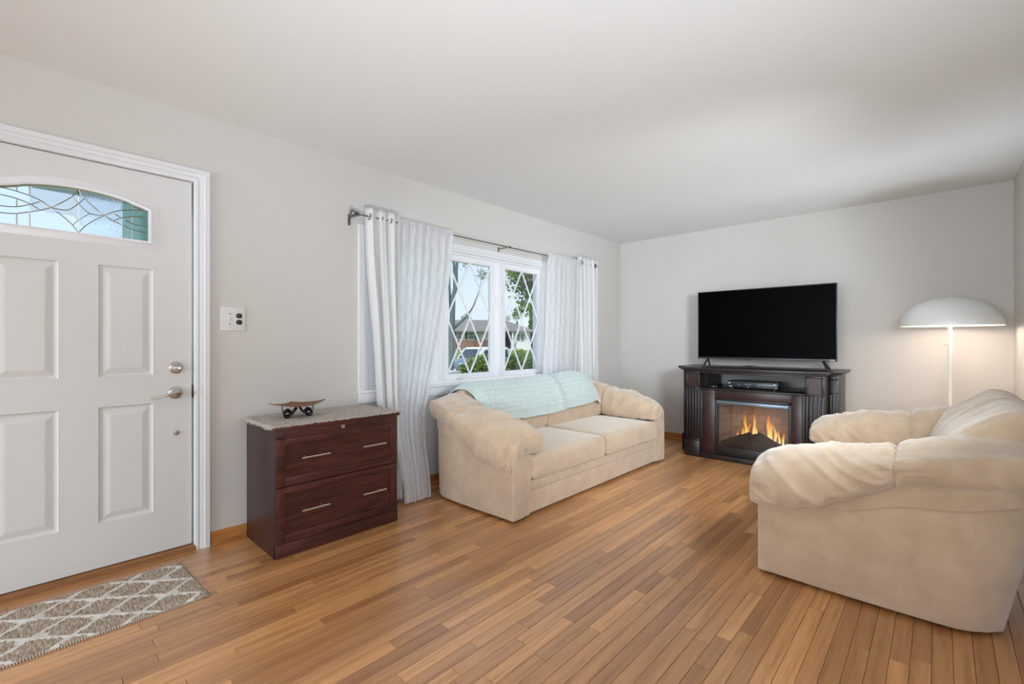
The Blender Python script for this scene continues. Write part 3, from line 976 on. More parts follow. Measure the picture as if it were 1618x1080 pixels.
    build('back_frame', g, S, root, bevel=0.02, seg=3)
    # seat cushions
    w = (Wd - 2 * aw) / seatn
    for k in range(seatn):
        xc = aw + w * (k + 0.5)
        build('seat_cushion', soft_fill(G(), (xc, 0.295, 0.322), (w / 2 - 0.002, 0.33, 0.085), 0.045, 0.022, 18, seed + k * 3.7), S, root, smooth=True)
    # back cushions
    def sec_b(t):
        q = lean * 0.8
        return [(0.575 + bo, 0.40), (0.556 + bo, 0.52), (0.592 + bo + 0.4 * q, top - 0.15), (0.65 + bo + q, top - 0.03), (0.725 + bo + q, top), (Dp - 0.03 + lean, top - 0.035), (Dp + lean + 0.012, top - 0.13), (Dp + lean * 0.8, top - 0.24), (0.72 + bo, 0.5), (0.65 + bo, 0.38)]
    wb = (Wd - 0.40) / seatn
    for k in range(seatn):
        a = 0.20 + wb * k
        build('back_cushion', roll(G(), sec_b, a + 0.003, a + wb - 0.003, 60, 'x', 0.09, 0.09, 0.012, seed + 20 + 4.1 * k, 84, 0.80, 0.80, 0.45), S, root, smooth=True)
    # feet
    for X in (0.07, Wd - 0.07):
        for Y in (0.06, Dp - 0.16):
            build('foot', G().lathe([(0.002, 0.0), (0.022, 0.0), (0.026, 0.02), (0.002, 0.021)], (X, Y, 0), 14), M['black_plastic'], root)
    return root

sofa = empty('sofa', (2.15, 2.0, 0), label='beige two-cushion sofa with pillow arms under the window', cat='sofa', group='matching beige seating')
make_sofa(sofa, 2.195, 0.84, 0.79, 2, 0.0, 0.0, 0.04, 0.075)
love = empty('loveseat', (4.25, 0.66, 0), math.pi, label='beige loveseat seen from its arm in right foreground', cat='sofa', group='matching beige seating')
make_sofa(love, 1.70, 0.845, 0.875, 2, 41.0, 0.04, 0.17)

# ------------------------------------------------------------------ throw over the sofa back
def blanket():
    x0, x1 = 2.34, 4.0
    prof = catmull([(2.895, 0.62, 0), (2.89, 0.70, 0), (2.86, 0.755, 0), (2.80, 0.788, 0), (2.725, 0.803, 0), (2.65, 0.786, 0), (2.585, 0.705, 0), (2.553, 0.62, 0), (2.54, 0.55, 0), (2.538, 0.48, 0)], 100, False)
    cum = [0]
    for a, b in zip(prof, prof[1:]): cum.append(cum[-1] + (b - a).length)
    Lp = cum[-1]
    def at(s):
        s = max(0, min(Lp, s))
        for k in range(1, len(cum)):
            if s <= cum[k]:
                f = (s - cum[k - 1]) / max(1e-9, cum[k] - cum[k - 1])
                p = prof[k - 1].lerp(prof[k], f); d = (prof[k] - prof[k - 1]).normalized()
                return p, Vector((d.y, -d.x, 0))
        return prof[-1], Vector((1, 0, 0))
    nu, nv = 230, 120
    def P(u, v):
        # front hem hangs lowest in the middle, lifts towards the right; left end slides down over the arm corner
        hem = Lp * (0.86 + 0.07 * min(1, u / 0.3) ** 0.8 - 0.07 * max(0, (u - 0.5) / 0.5) + 0.015 * nz(u * 6, 3.3))
        st = 0.02 * Lp + 0.02
        s = st + (hem - st) * v
        p, nrm = at(s)
        if nrm.y < -0.9: pass
        x = x0 + (x1 - x0) * u + 0.05 * (v - 0.5) * (1 if u > 0.5 else -1.0) + 0.012 * nz(v * 5, u * 3) + 0.10 * v ** 1.6 * (1 - u) ** 3
        edge = min(1, min(u, 1 - u) / 0.02)
        border = min(1, max(0, (0.93 - v) / 0.05)) * min(1, max(0, (min(u, 1 - u) - 0.02) / 0.03))
        wob = 0.01 * nz(u * 7, s * 3)
        rib = math.sin((s + wob) / 0.036 * 2 * math.pi)
        cb = math.sin(x / 0.042 * 2 * math.pi)
        h = 0.013 * abs(math.sin((s + wob) / 0.040 * math.pi)) ** 0.7 * (0.80 + 0.20 * cb) * border
        sag = 0.014 * nz(u * 5.0, s * 2.5, 4.4) + 0.012 * math.exp(-((u - 0.62) / 0.03) ** 2) * (1 if s > 0.25 else 0.2) - 0.012 * math.exp(-((u - 0.67) / 0.03) ** 2)
        off = 0.026 + h + sag
        # rest higher over the middle of each cushion
        off += 0.006 * math.sin(u * 2 * math.pi) ** 2 + 0.022 * math.exp(-((u - 0.86) / 0.1) ** 2)
        out = p + nrm * off
        z = out.y
        if u < 0.06: z -= (0.06 - u) * 0.5
        if u > 0.96: z -= (u - 0.96) * 1.1
        return (x, out.x, z)
    g = G().grid(P, nu, nv)
    o = build('throw_blanket', g, M['blanket'], None, smooth=True, fix=True)
    md = o.modifiers.new('thickness', 'SOLIDIFY'); md.thickness, md.offset = 0.008, -1.0
    tag(o, 'pale mint ribbed plush throw draped over the sofa back', 'blanket')
blanket()

# ------------------------------------------------------------------ curtains
rod = empty('curtain_rod', (3.05, 2.95, 2.045), label='thin grey curtain rod with round finials above the window', cat='curtain rod')
RM = pm('pewter_metal', srgb(132, 132, 136), 0.35, 0.9, 0.08, 40)
build('rod', G().tube([(-1.42, 0, 0), (1.50, 0, 0)], 0.0052, 10), RM, rod, smooth=60)
for s, x in ((-1, -1.42), (1, 1.50)):
    g = G().lathe([(0.001, 0), (0.009, 0.0), (0.010, s * 0.012), (0.017, s * 0.016), (0.017, s * 0.032), (0.011, s * 0.036), (0.013, s * 0.044), (0.024, s * 0.05), (0.026, s * 0.058), (0.022, s * 0.066), (0.001, s * 0.07)], (x, 0, 0), 20, 'x')
    build('finial', g, RM, rod, smooth=40)
    g = G().bar((x + s * 0.024, 0.108, -0.005), (x + s * 0.024, 0.0, -0.012), 0.008, 0.012).box(x + s * 0.024 - 0.01, x + s * 0.024 + 0.01, 0.104, 0.11, -0.06, 0.02)
    build('bracket', g, RM, rod, bevel=0.002)
g = G().bar((0.06, 0.108, -0.01), (0.06, 0.0, -0.009), 0.006, 0.008).box(0.052, 0.068, 0.105, 0.11, -0.045, 0.01).box(0.10, 0.115, -0.008, 0.008, -0.008, 0.012)
build('bracket', g, RM, rod, bevel=0.001)

def curtain(name, label, cat_, group, mat, top, bot, ztop, zbot, nf, amp, seed, header, thick=False, y_bot=0.0, flare=1.0, cloth_w=None):
    """top/bot = (x0, x1, y) of the hanging edge; nf folds"""
    nu, nv = max(90, int(nf * 16)), 72
    def P(u, v):
        z = ztop + (zbot - ztop) * v
        k = v * v * (3 - 2 * v)
        xa = top[0] + (bot[0] - top[0]) * k
        xb = top[1] + (bot[1] - top[1]) * k
        ky = max(0, (v - 0.68) / 0.32); ky = ky * ky * (3 - 2 * ky)
        yy = top[2] + (bot[2] - top[2]) * ky
        ph = u * nf * 2 * math.pi + 0.9 * nz(u * 3 + seed, v * 0.9, seed) + seed
        a = amp * (0.55 + 0.6 * min(1, v * 2.2)) * (0.7 + 0.5 * nz(u * 5 + seed * 2, v * 0.7, 1.1))
        if header == 'pocket' and v < 0.06: a *= 0.35 + v * 10
        y = yy + a * math.sin(ph) + 0.3 * a * math.sin(2.3 * ph + 1.3 + v)
        x = xa + (xb - xa) * u + 0.35 * a * math.sin(ph * 1.0 + 1.2) + 0.012 * nz(u * 4, v * 3, seed)
        if header == 'pocket' and v < 0.045:
            # ruffle above the rod, cloth wrapped round it
            y += 0.012 * math.sin(v / 0.045 * math.pi) * -1
            z += 0.010 * nz(u * 26, seed) * (1 - v / 0.045); y += 0.008 * nz(u * 40, v * 30, seed)
        if v > 0.93: z = max(zbot, z + 0.012 * nz(u * 9 + seed, 2.0)); y += (v - 0.93) * 1.6 * amp * nz(u * 8 + seed, 5.0) * flare * 3
        return (x, y, max(0.006, z))
    Lw = cloth_w or abs(top[1] - top[0]) * 1.6
    Hh = ztop - zbot
    g = G().grid(P, nu, nv, lambda u, v: (u * Lw + seed * 0.37, (1 - v) * Hh))
    o = build(name, g, mat, None, smooth=True, fix=False)
    tag(o, label, cat_, group)
    if thick:
        md = o.modifiers.new('thickness', 'SOLIDIFY'); md.thickness, md.offset = 0.002, 0
    return o
curtain('drape', 'grey-white lined drape gathered beside the dark file cabinet', 'curtain', 'opaque drapes', M['drape'],
        (1.665, 1.95, 2.945), (1.80, 1.95, 2.91), 2.105, 0.012, 3.5, 0.042, 0.4, 'grommet', True)
curtain('drape', 'white lined drape gathered near the room corner, right of the window', 'curtain', 'opaque drapes', M['drape'],
        (4.27, 4.68, 2.945), (4.30, 4.68, 2.955), 2.112, 0.012, 5, 0.034, 2.1, 'grommet', True)
curtain('sheer_curtain', 'sheer white curtain with trellis embroidery falling to floor left of sofa', 'curtain', 'embroidered sheers', M['sheer'],
        (1.935, 2.455, 2.945), (1.875, 2.10, 2.78), 2.075, 0.012, 7, 0.017, 5.2, 'pocket', False, cloth_w=0.9)
curtain('sheer_curtain', 'sheer white curtain with trellis embroidery behind the right end of the sofa', 'curtain', 'embroidered sheers', M['sheer'],
        (3.70, 4.29, 2.93), (3.60, 4.25, 2.955), 2.072, 0.30, 7, 0.014, 8.7, 'pocket', False, cloth_w=1.0)
# grommet rings on the drape near the file cabinet
gr = bpy.data.objects['drape']
for x in (1.70, 1.795, 1.87):
    pts = [(x + 0.004 * math.cos(a), 2.95 + 0.021 * math.sin(a), 2.045 + 0.021 * math.cos(a)) for a in (2 * math.pi * k / 20 for k in range(20))]
    build('grommet', G().tube(pts, 0.0045, 8, True), RM, gr, smooth=True)
pts = [(4.285 + 0.004 * math.cos(a), 2.925 + 0.021 * math.sin(a), 2.045 + 0.021 * math.cos(a)) for a in (2 * math.pi * k / 20 for k in range(20))]
build('grommet', G().tube(pts, 0.0045, 8, True), RM, bpy.data.objects['drape.001'], smooth=True)

# ------------------------------------------------------------------ door mat
def mat_material():
    m, nt, b, out = newmat('trellis_rug')
    t = nd(nt, 'ShaderNodeTexCoord')
    sp = nd(nt, 'ShaderNodeSeparateXYZ'); nt.links.new(t.outputs['Object'], sp.inputs[0])
    wob = noise_tex(nt, coords(nt, (1, 1, 1)), 55, 2)
    wv = mth(nt, 'MULTIPLY', mth(nt, 'SUBTRACT', wob, 0.5), 0.22)
    X = mth(nt, 'DIVIDE', sp.outputs[0], 0.216); Y = mth(nt, 'DIVIDE', sp.outputs[1], 0.180)
    ms = []
    for s in (1, -1):
        a = mth(nt, 'ADD', mth(nt, 'ADD', X, mth(nt, 'MULTIPLY', Y, s)), wv)
        d = mth(nt, 'ABSOLUTE', mth(nt, 'SUBTRACT', mth(nt, 'FRACT', mth(nt, 'ADD', a, 0.5)), 0.5))
        ms.append(mth(nt, 'LESS_THAN', d, 0.062))
    fx = mth(nt, 'ABSOLUTE', mth(nt, 'SUBTRACT', mth(nt, 'FRACT', X), 0.5))
    fy = mth(nt, 'ABSOLUTE', mth(nt, 'SUBTRACT', mth(nt, 'FRACT', Y), 0.5))
    node = mth(nt, 'MULTIPLY', mth(nt, 'LESS_THAN', mth(nt, 'ADD', fx, wv), 0.20), mth(nt, 'LESS_THAN', mth(nt, 'ADD', fy, mth(nt, 'MULTIPLY', wv, 0.6)), 0.095))
    mk = mth(nt, 'MAXIMUM', mth(nt, 'MAXIMUM', ms[0], ms[1]), node)
    inside = mth(nt, 'LESS_THAN', sp.outputs[0], 0.006)
    mk = mth(nt, 'MULTIPLY', mk, inside)
    n = noise_tex(nt, coords(nt, (160, 22, 1)), 1.0, 3, 0.7)
    r = nd(nt, 'ShaderNodeMapRange'); r.inputs[1].default_value, r.inputs[2].default_value = 0.38, 0.64
    nt.links.new(n, r.inputs[0])
    base = mixc(nt, r.outputs[0], srgb(140, 118, 98), srgb(206, 194, 180))
    nt.links.new(mixc(nt, mk, base, srgb(226, 221, 214)), b.inputs['Base Color'])
    b.inputs['Roughness'].default_value = 0.95
    b.inputs['Specular IOR Level'].default_value = 0.1
    hgt = mth(nt, 'ADD', mth(nt, 'MULTIPLY', mk, 0.8), mth(nt, 'MULTIPLY', noise_tex(nt, coords(nt), 320, 2), 0.5))
    bump(nt, b, hgt, 0.6, 0.003)
    return m
def doormat():
    # slightly bowed ends, raised cream tufts as real relief
    def P(u, v):
        x = -1.25 + 1.265 * u
        y = -0.232 + 0.475 * v + 0.004 * nz(u * 6, v * 2)
        y += 0.02 * (1 - u) * -0.0
        if u > 0.9: x += (0.018 * (0.5 - v) + 0.004 * nz(v * 7, 1.0)) * ((u - 0.9) / 0.1)
        a, b_ = x / 0.216 + y / 0.18, x / 0.216 - y / 0.18
        d = min(abs(a - round(a)), abs(b_ - round(b_)))
        z = 0.008 + (0.0028 if d < 0.064 and x < 0 else 0) + 0.001 * nz(x * 60, y * 60)
        if v < 0.02 or v > 0.98 or u > 0.997: z = 0.0055
        return (x, y, z)
    g = G().grid(P, 260, 110)
    n = len(g.v)
    o = build('door_mat', g, mat_material(), None, smooth=True, fix=False)
    o.location = (0.585, 2.68, 0)
    md = o.modifiers.new('thickness', 'SOLIDIFY'); md.thickness, md.offset = 0.003, -1.0
    tag(o, 'taupe woven door mat with cream diamond trellis in front of the door', 'door mat')
    # stitched edge along both long sides
    for yy in (-0.236, 0.247):
        g2 = G()
        for k in range(150):
            x = -1.24 + 1.235 * k / 150
            g2.add([(x, yy - 0.003, 0.001), (x + 0.004, yy - 0.003, 0.001), (x + 0.004, yy + 0.004, 0.007), (x, yy + 0.004, 0.007)], [(0, 1, 2, 3)])
        e = build('edge_stitching', g2, pm('cream_yarn', srgb(196, 186, 174), 0.95), o)
        e['kind'] = 'stuff'
doormat()
# ------------------------------------------------------------------ lateral file cabinet
cab = empty('file_cabinet', (1.32, 2.82, 0), label='dark cherry two-drawer lateral file cabinet beside the front door', cat='cabinet')
cx0, cx1, cy0, cy1 = -0.377, 0.377, -0.23, 0.213
g = G().box(cx0, cx0 + 0.02, cy0 + 0.004, cy1, 0, 0.684).box(cx1 - 0.02, cx1, cy0 + 0.004, cy1, 0, 0.684).box(cx0, cx1, cy1 - 0.01, cy1, 0.0, 0.684)
g.box(cx0 + 0.02, cx1 - 0.02, cy0 + 0.03, cy1, 0.06, 0.08)
build('carcass', g, M['cherry_side'], cab, bevel=0.0015)
build('top', G().box(cx0 - 0.008, cx1 + 0.008, cy0 - 0.012, cy1, 0.684, 0.706), M['cherry'], cab, bevel=0.002)
rail = build('lock_rail', G().box(cx0 + 0.003, cx1 - 0.003, cy0 - 0.001, cy0 + 0.02, 0.640, 0.683), M['cherry'], cab, bevel=0.001)
build('plinth', G().box(cx0, cx1, cy0, cy0 + 0.018, 0.0, 0.072), M['cherry'], cab, bevel=0.001)
build('lock', G().lathe([(0.001, 0.001), (0.011, 0.001), (0.011, -0.003), (0.008, -0.004), (0.007, -0.0025), (0.001, -0.0025)], (0.002, cy0 - 0.001, 0.662), 20, 'y'), M['nickel'], rail, smooth=40)
for z0, z1 in ((0.381, 0.638), (0.075, 0.376)):
    fx0, fx1 = cx0 + 0.004, cx1 - 0.006
    if z1 > 0.5: z1 = 0.6385
    b_ = 0.046
    g = G()
    yf = cy0 - 0.002
    g.box(fx0, fx0 + b_, yf, yf + 0.018, z0, z1).box(fx1 - b_, fx1, yf, yf + 0.018, z0, z1)
    g.box(fx0 + b_, fx1 - b_, yf, yf + 0.018, z0, z0 + b_).box(fx0 + b_, fx1 - b_, yf, yf + 0.018, z1 - b_ * 0.75, z1)
    dr = build('drawer', g, M['cherry'], cab, bevel=0.0012)
    build('drawer_panel', G().box(fx0 + b_ - 0.002, fx1 - b_ + 0.002, yf + 0.010, yf + 0.016, z0 + b_ - 0.002, z1 - b_ * 0.75 + 0.002), M['cherry'], dr)
    zc = 0.525 if z0 > 0.2 else 0.235
    for hx_ in (-0.17, 0.197):
        g = G().tube([(hx_ - 0.079, yf - 0.028, zc), (hx_ + 0.079, yf - 0.028, zc)], 0.0055, 12)
        for s in (-0.048, 0.048):
            g.tube([(hx_ + s, yf - 0.028, zc), (hx_ + s, yf + 0.009, zc)], 0.004, 10)
        build('bar_handle', g, M['steel'], dr, smooth=60)

# ---- woven runner on the cabinet
def runner_mat():
    m, nt, b, out = newmat('jute_weave')
    v = coords(nt)
    w1 = nd(nt, 'ShaderNodeTexWave'); w1.inputs['Scale'].default_value = 26; w1.inputs['Distortion'].default_value = 2.5; w1.bands_direction = 'DIAGONAL'
    w2 = nd(nt, 'ShaderNodeTexVoronoi'); w2.inputs['Scale'].default_value = 170
    nt.links.new(v, w1.inputs['Vector']); nt.links.new(v, w2.inputs['Vector'])
    f = mth(nt, 'ADD', mth(nt, 'MULTIPLY', w1.outputs['Fac'], 0.3), mth(nt, 'MULTIPLY', w2.outputs['Distance'], 0.9))
    sp = noise_tex(nt, v, 240, 2)
    f2 = mth(nt, 'ADD', mth(nt, 'MULTIPLY', f, 0.6), mth(nt, 'MULTIPLY', sp, 0.6))
    r = nd(nt, 'ShaderNodeMapRange'); r.inputs[1].default_value, r.inputs[2].default_value = 0.35, 0.8
    nt.links.new(f2, r.inputs[0])
    nt.links.new(mixc(nt, r.outputs[0], srgb(112, 96, 86), srgb(216, 208, 200)), b.inputs['Base Color'])
    b.inputs['Roughness'].default_value = 0.95
    b.inputs['Specular IOR Level'].default_value = 0.1
    bump(nt, b, f2, 0.8, 0.003)
    return m
def runner():
    w, d0, d1 = 0.405, -0.245, 0.222
    RMAT = runner_mat()
    def P(u, v):
        x = -w + 2 * w * u + 0.004 * nz(v * 14, 2.2 + (7 if u > 0.5 else 0))
        y = d0 + (d1 - d0) * v + 0.005 * nz(u * 18, 9.1)
        z = 0.7115 + 0.0015 * nz(u * 30, v * 20) + 0.0022 * math.sin(x * 330) * math.sin(y * 330)
        e = max(0, abs(x) - 0.386) ; z -= e * 0.45
        f = max(0, -(y + 0.243)); z -= f * 1.5
        return (x, y, z)
    o = build('woven_runner', G().grid(P, 150, 90), RMAT, None, smooth=True, fix=False)
    o.location = (1.32, 2.82, 0)
    md = o.modifiers.new('thickness', 'SOLIDIFY'); md.thickness, md.offset = 0.0035, -1
    tag(o, 'braided grey-beige runner covering the top of the file cabinet', 'runner cloth')
    g = G(); rr = random.Random(3)
    for k in range(330):
        side = k % 3
        if side < 2:
            x, y = rr.uniform(-w, w), d0
            dx, dy = rr.uniform(-0.004, 0.004), -rr.uniform(0.003, 0.012)
        else:
            x, y = -w if rr.random() < 0.5 else w, rr.uniform(d0, d1)
            dx, dy = math.copysign(rr.uniform(0.003, 0.014), x), rr.uniform(-0.004, 0.004)
        z = 0.709 - (0.008 if side == 2 else 0)
        g.tube([(x, y, z), (x + dx * 0.6, y + dy * 0.6, z + 0.001), (x + dx, y + dy, z - 0.004)], 0.0016, 4)
    e = build('fringe', g, RMAT, o); e['kind'] = 'stuff'
runner()

# ---- bent tray on scrolled iron stand
tray = empty('decorative_tray', (1.165, 2.84, 0.712), math.radians(-4), label='rust-brown curved metal tray on scrolled black iron stand atop the cabinet', cat='tray')
def tray_top():
    # leaf-shaped sheet: a square on its corner, corners bent upwards
    def P(u, v):
        a, b = u * 2 - 1, v * 2 - 1
        x = 0.082 * (a + b); y = 0.062 * (a - b)
        r = abs(x) / 0.164
        q = abs(y) / 0.124
        return (x, y, 0.062 + 0.030 * r ** 1.7 + 0.016 * q ** 2)
    o = build('tray_sheet', G().grid(P, 28, 28), pm('rusted_copper', srgb(128, 82, 56), 0.55, 0.25, 0.25, 30), tray, smooth=True, fix=False)
    md = o.modifiers.new('thickness', 'SOLIDIFY'); md.thickness, md.offset = 0.003, 0
tray_top()
for sy in (-0.038, 0.045):
    for sx in (-1, 1):
        xc = sx * 0.045 + (0.012 if sy > 0 else -0.012)
        pts = []
        for k in range(30):
            t = k / 29
            ang = math.pi * 0.5 + sx * (t * 2 * math.pi * 1.15 - 0.5)
            r = 0.021 - 0.007 * t
            pts.append((xc + sx * 0.018 + r * math.cos(ang), sy, 0.0235 + r * math.sin(ang)))
        pts = [(xc - sx * 0.038, sy, 0.058), (xc - sx * 0.03, sy, 0.046), (xc - sx * 0.012, sy, 0.024)] + pts[2:]
        build('scroll_leg', G().tube(pts, 0.0052, 8), M['iron'], tray, smooth=60)
        build('stand_rod', G().tube([(xc + sx * 0.04, sy, 0.028), (xc + sx * 0.046, sy * 0.9, 0.072)], 0.0018, 6), M['iron'], tray)
build('stand_bar', G().tube([(0, -0.038, 0.057), (0, 0.045, 0.057)], 0.003, 8), M['iron'], tray)

# ------------------------------------------------------------------ fireplace console
fp = empty('fireplace_console', (4.72, 1.33, 0), label='dark espresso electric fireplace console under the television', cat='fireplace')
E_, ER = M['espresso'], M['espresso_red']
# local x: 0 = main front, + towards the wall; y: -0.6..0.6 main front, wings beyond
yl, yr = 0.60, -0.605
xb_ = 0.62
TOPZ = 0.905
def mould(poly_x, y0, y1, z0, name):
    pass
g = G()                                          # stepped moulded top, T-shaped outline
for dx, z0, z1 in ((0.0, 0.862, 0.8719), (0.016, 0.872, 0.8819), (0.034, 0.882, TOPZ)):
    wy0, wy1 = yr - 0.075 - dx, yl + 0.115 + dx
    g.prism([(-0.012 - dx, yr - dx), (-0.012 - dx, yl + dx), (0.205 - dx, yl + dx), (0.205 - dx, wy1), (xb_, wy1), (xb_, wy0), (0.205 - dx, wy0), (0.205 - dx, yr - dx)], 'z', z0, z1)
build('top', g, E_, fp, bevel=0.003)
for s, y0, y1 in ((1, yl - 0.145, yl), (-1, yr, yr + 0.145)):
    p = build('pilaster', G().box(0.012, 0.22, y0, y1, 0.0, 0.862), E_, fp, bevel=0.003)
    build('plinth', G().box(-0.018, 0.2, y0 - 0.006, y1 + 0.006, 0.0, 0.165).box(-0.010, 0.2, y0 - 0.003, y1 + 0.003, 0.165, 0.185), E_, p, bevel=0.004)
    build('capital', G().box(-0.004, 0.02, y0 + 0.002, y1 - 0.002, 0.690, 0.706).box(-0.004, 0.02, y0 + 0.002, y1 - 0.002, 0.842, 0.862)
          .box(-0.001, 0.02, y0 + 0.002, y0 + 0.024, 0.706, 0.842).box(-0.001, 0.02, y1 - 0.024, y1 - 0.002, 0.706, 0.842), E_, p, bevel=0.003)
    build('capital_panel', G().box(0.006, 0.013, y0 + 0.02, y1 - 0.02, 0.706, 0.842), ER, p)
    for k in range(5):
        yy = y0 + 0.0145 + k * 0.029
        build('reed', G().box(0.0, 0.014, yy - 0.0105, yy + 0.0105, 0.19, 0.686), E_, p, bevel=0.004)
# set-back wings
for s, y0, y1 in ((1, yl, yl + 0.11), (-1, yr - 0.07, yr)):
    w_ = build('wing', G().box(0.225, xb_, y0, y1, 0.0, 0.862), E_, fp, bevel=0.002)
    build('wing_plinth', G().box(0.20, 0.5, min(y0, y1) - 0.008 * (s < 0), max(y0, y1) + 0.008 * (s > 0), 0, 0.18), E_, w_, bevel=0.003)
    build('wing_capital', G().box(0.214, 0.23, y0 + 0.004, y1 - 0.004, 0.82, 0.86), E_, w_, bevel=0.002)
    build('wing_astragal', G().box(0.214, 0.23, y0 + 0.004, y1 - 0.004, 0.70, 0.715), E_, w_, bevel=0.002)
    n_ = 4 if s > 0 else 3
    for k in range(n_):
        yy = y0 + (y1 - y0) * (k + 0.5) / n_
        build('reed', G().box(0.214, 0.23, yy - 0.008, yy + 0.008, 0.19, 0.69), E_, w_, bevel=0.003)
# open shelf
ys0, ys1 = yr + 0.145, yl - 0.145
build('shelf_board', G().box(-0.008, xb_ - 0.02, ys0, ys1, 0.688, 0.703), E_, fp, bevel=0.003)
build('shelf_side', G().box(0.2, xb_ - 0.02, ys1 - 0.002, ys1 + 0.02, 0.70, 0.862), M['black_plastic'], fp)
build('shelf_side', G().box(0.2, xb_ - 0.02, ys0 - 0.02, ys0 + 0.002, 0.70, 0.862), E_, fp)
build('apron', G().box(0.004, 0.02, ys0, ys1, 0.845, 0.862), E_, fp, bevel=0.002)
# surround of the firebox
fy0, fy1, fz0, fz1 = -0.352, 0.312, 0.05, 0.608
g = G().box(0.02, 0.05, ys0, fy0, 0.05, 0.688).box(0.02, 0.05, fy1, ys1, 0.05, 0.688).box(0.02, 0.05, fy0, fy1, fz1, 0.688)
sur = build('surround', g, ER, fp, bevel=0.001)
for y_ in (ys0 + 0.012, ys1 - 0.012):
    build('surround_bead', G().box(0.008, 0.024, y_ - 0.011, y_ + 0.011, 0.05, 0.688), E_, sur, bevel=0.004)
build('base_board', G().box(-0.012, 0.30, yr + 0.01, yl - 0.01, 0.0, 0.05), E_, fp, bevel=0.004)
# firebox: black frame, steel lintel, brick back and canted sides, log bed, flames, glass
fb = build('firebox', G().box(0.016, 0.06, fy0, fy0 + 0.022, fz0, fz1).box(0.016, 0.06, fy1 - 0.022, fy1, fz0, fz1).box(0.016, 0.06, fy0, fy1, fz1 - 0.018, fz1)
           .box(0.014, 0.06, fy0, fy1, fz0, fz0 + 0.085)
           .box(0.06, 0.33, fy0 - 0.03, fy0 - 0.02, fz0, fz1).box(0.06, 0.33, fy1 + 0.02, fy1 + 0.03, fz0, fz1).box(0.06, 0.33, fy0 - 0.03, fy1 + 0.03, fz1, fz1 + 0.01)
           .box(0.325, 0.335, fy0 - 0.03, fy1 + 0.03, fz0, fz1).box(0.06, 0.33, fy0 - 0.03, fy1 + 0.03, fz0, fz0 + 0.02), M['black_plastic'], fp, bevel=0.001)
build('lintel', G().prism([(0.018, fz1 - 0.055), (0.018, fz1 - 0.022), (0.05, fz1 - 0.018), (0.05, fz1 - 0.058)], 'y', fy0 + 0.022, fy1 - 0.022) if False else
      G().box(0.012, 0.05, fy0 + 0.020, fy1 - 0.020, fz1 - 0.056, fz1 - 0.022), pm('blue_steel', srgb(120, 134, 146), 0.3, 0.7, 0.05, 30), fb, bevel=0.004)
BR = pm('fire_brick', srgb(164, 142, 124), 0.85, var=0.12, scale=30, bmp=0.2, bscale=80)
bw, bh = 0.105, 0.072
zbase = fz0 + 0.10
build('mortar', G().box(0.30, 0.312, fy0 + 0.05, fy1 - 0.05, zbase - 0.03, fz1 - 0.02), pm('fire_mortar', srgb(96, 80, 70), 0.9), fb)
bxc0, bxc1 = fy0 + 0.075, fy1 - 0.075
r_ = 0
z = zbase
while z < fz1 - 0.03:
    y = bxc0 - (bw / 2 if r_ % 2 else 0)
    z1 = min(z + bh, fz1 - 0.02)
    while y < bxc1:
        a, b = max(y, bxc0), min(y + bw, bxc1)
        if b - a > 0.012: build('brick', G().box(0.288, 0.302, a + 0.0018, b - 0.0018, z + 0.0018, z1 - 0.0018), BR, fb)
        y += bw
    for s in (-1, 1):                     # canted side walls
        ya, yb = (bxc0, fy0 + 0.024) if s < 0 else (bxc1, fy1 - 0.024)
        cuts = (0, 0.5, 1) if r_ % 2 else (0, 0.28, 0.8, 1)
        for c0, c1 in zip(cuts, cuts[1:]):
            c0 += 0.012; c1 -= 0.012
            p0 = (0.292 - 0.21 * c0, ya + (yb - ya) * c0); p1 = (0.292 - 0.21 * c1, ya + (yb - ya) * c1)
            build('brick', G().prism([p0, p1, (p1[0], p1[1] + s * 0.012), (p0[0], p0[1] + s * 0.012)], 'z', z + 0.0018, z1 - 0.0018), BR, fb)
    z += bh; r_ += 1
for s in (-1, 1):
    ya, yb = (bxc0, fy0 + 0.024) if s < 0 else (bxc1, fy1 - 0.024)
    build('mortar', G().prism([(0.294, ya + s * 0.004), (0.08, yb + s * 0.004), (0.08, yb + s * 0.02), (0.294, ya + s * 0.02)], 'z', zbase - 0.03, fz1 - 0.02), pm('fire_mortar_side', srgb(96, 80, 70), 0.9), fb)
def ember_bed():
    def P(u, v):
        y = fy0 + 0.026 + (fy1 - fy0 - 0.052) * u
        x = 0.062 + 0.22 * v
        t = abs(u - 0.47) / 0.5
        hh = 0.145 * max(0, 1 - t ** 1.25) * (0.35 + 0.65 * math.sin(math.pi * min(1, v * 1.1 + 0.05)) ** 0.8)
        hh += 0.012 * nz(u * 26, v * 10) + 0.008 * nz(u * 60, v * 30)
        return (x, y, fz0 + 0.078 + max(0, hh))
    build('ember_bed', G().grid(P, 90, 30), pm('charred_ember', srgb(34, 28, 25), 0.95, var=0.5, scale=70, bmp=0.8, bscale=120), fb, smooth=True, fix=False)
ember_bed()
for k, (p, q, r) in enumerate((((0.10, 0.27, 0.155), (0.17, 0.02, 0.265), 0.026), ((0.17, -0.04, 0.268), (0.09, -0.30, 0.16), 0.028), ((0.085, 0.14, 0.165), (0.105, -0.2, 0.185), 0.02))):
    pts = [Vector(p).lerp(Vector(q), i / 8) + Vector((0, 0, 0.004 * nz(i * 1.1, k))) for i in range(9)]
    build('log', G().tube(pts, [r * (0.9 + 0.25 * nz(i * 0.9, k + 3)) for i in range(9)], 14), pm('charred_log_%d' % k, srgb(36, 29, 25), 0.95, var=0.5, scale=50, bmp=0.8, bscale=90), fb, smooth=60)
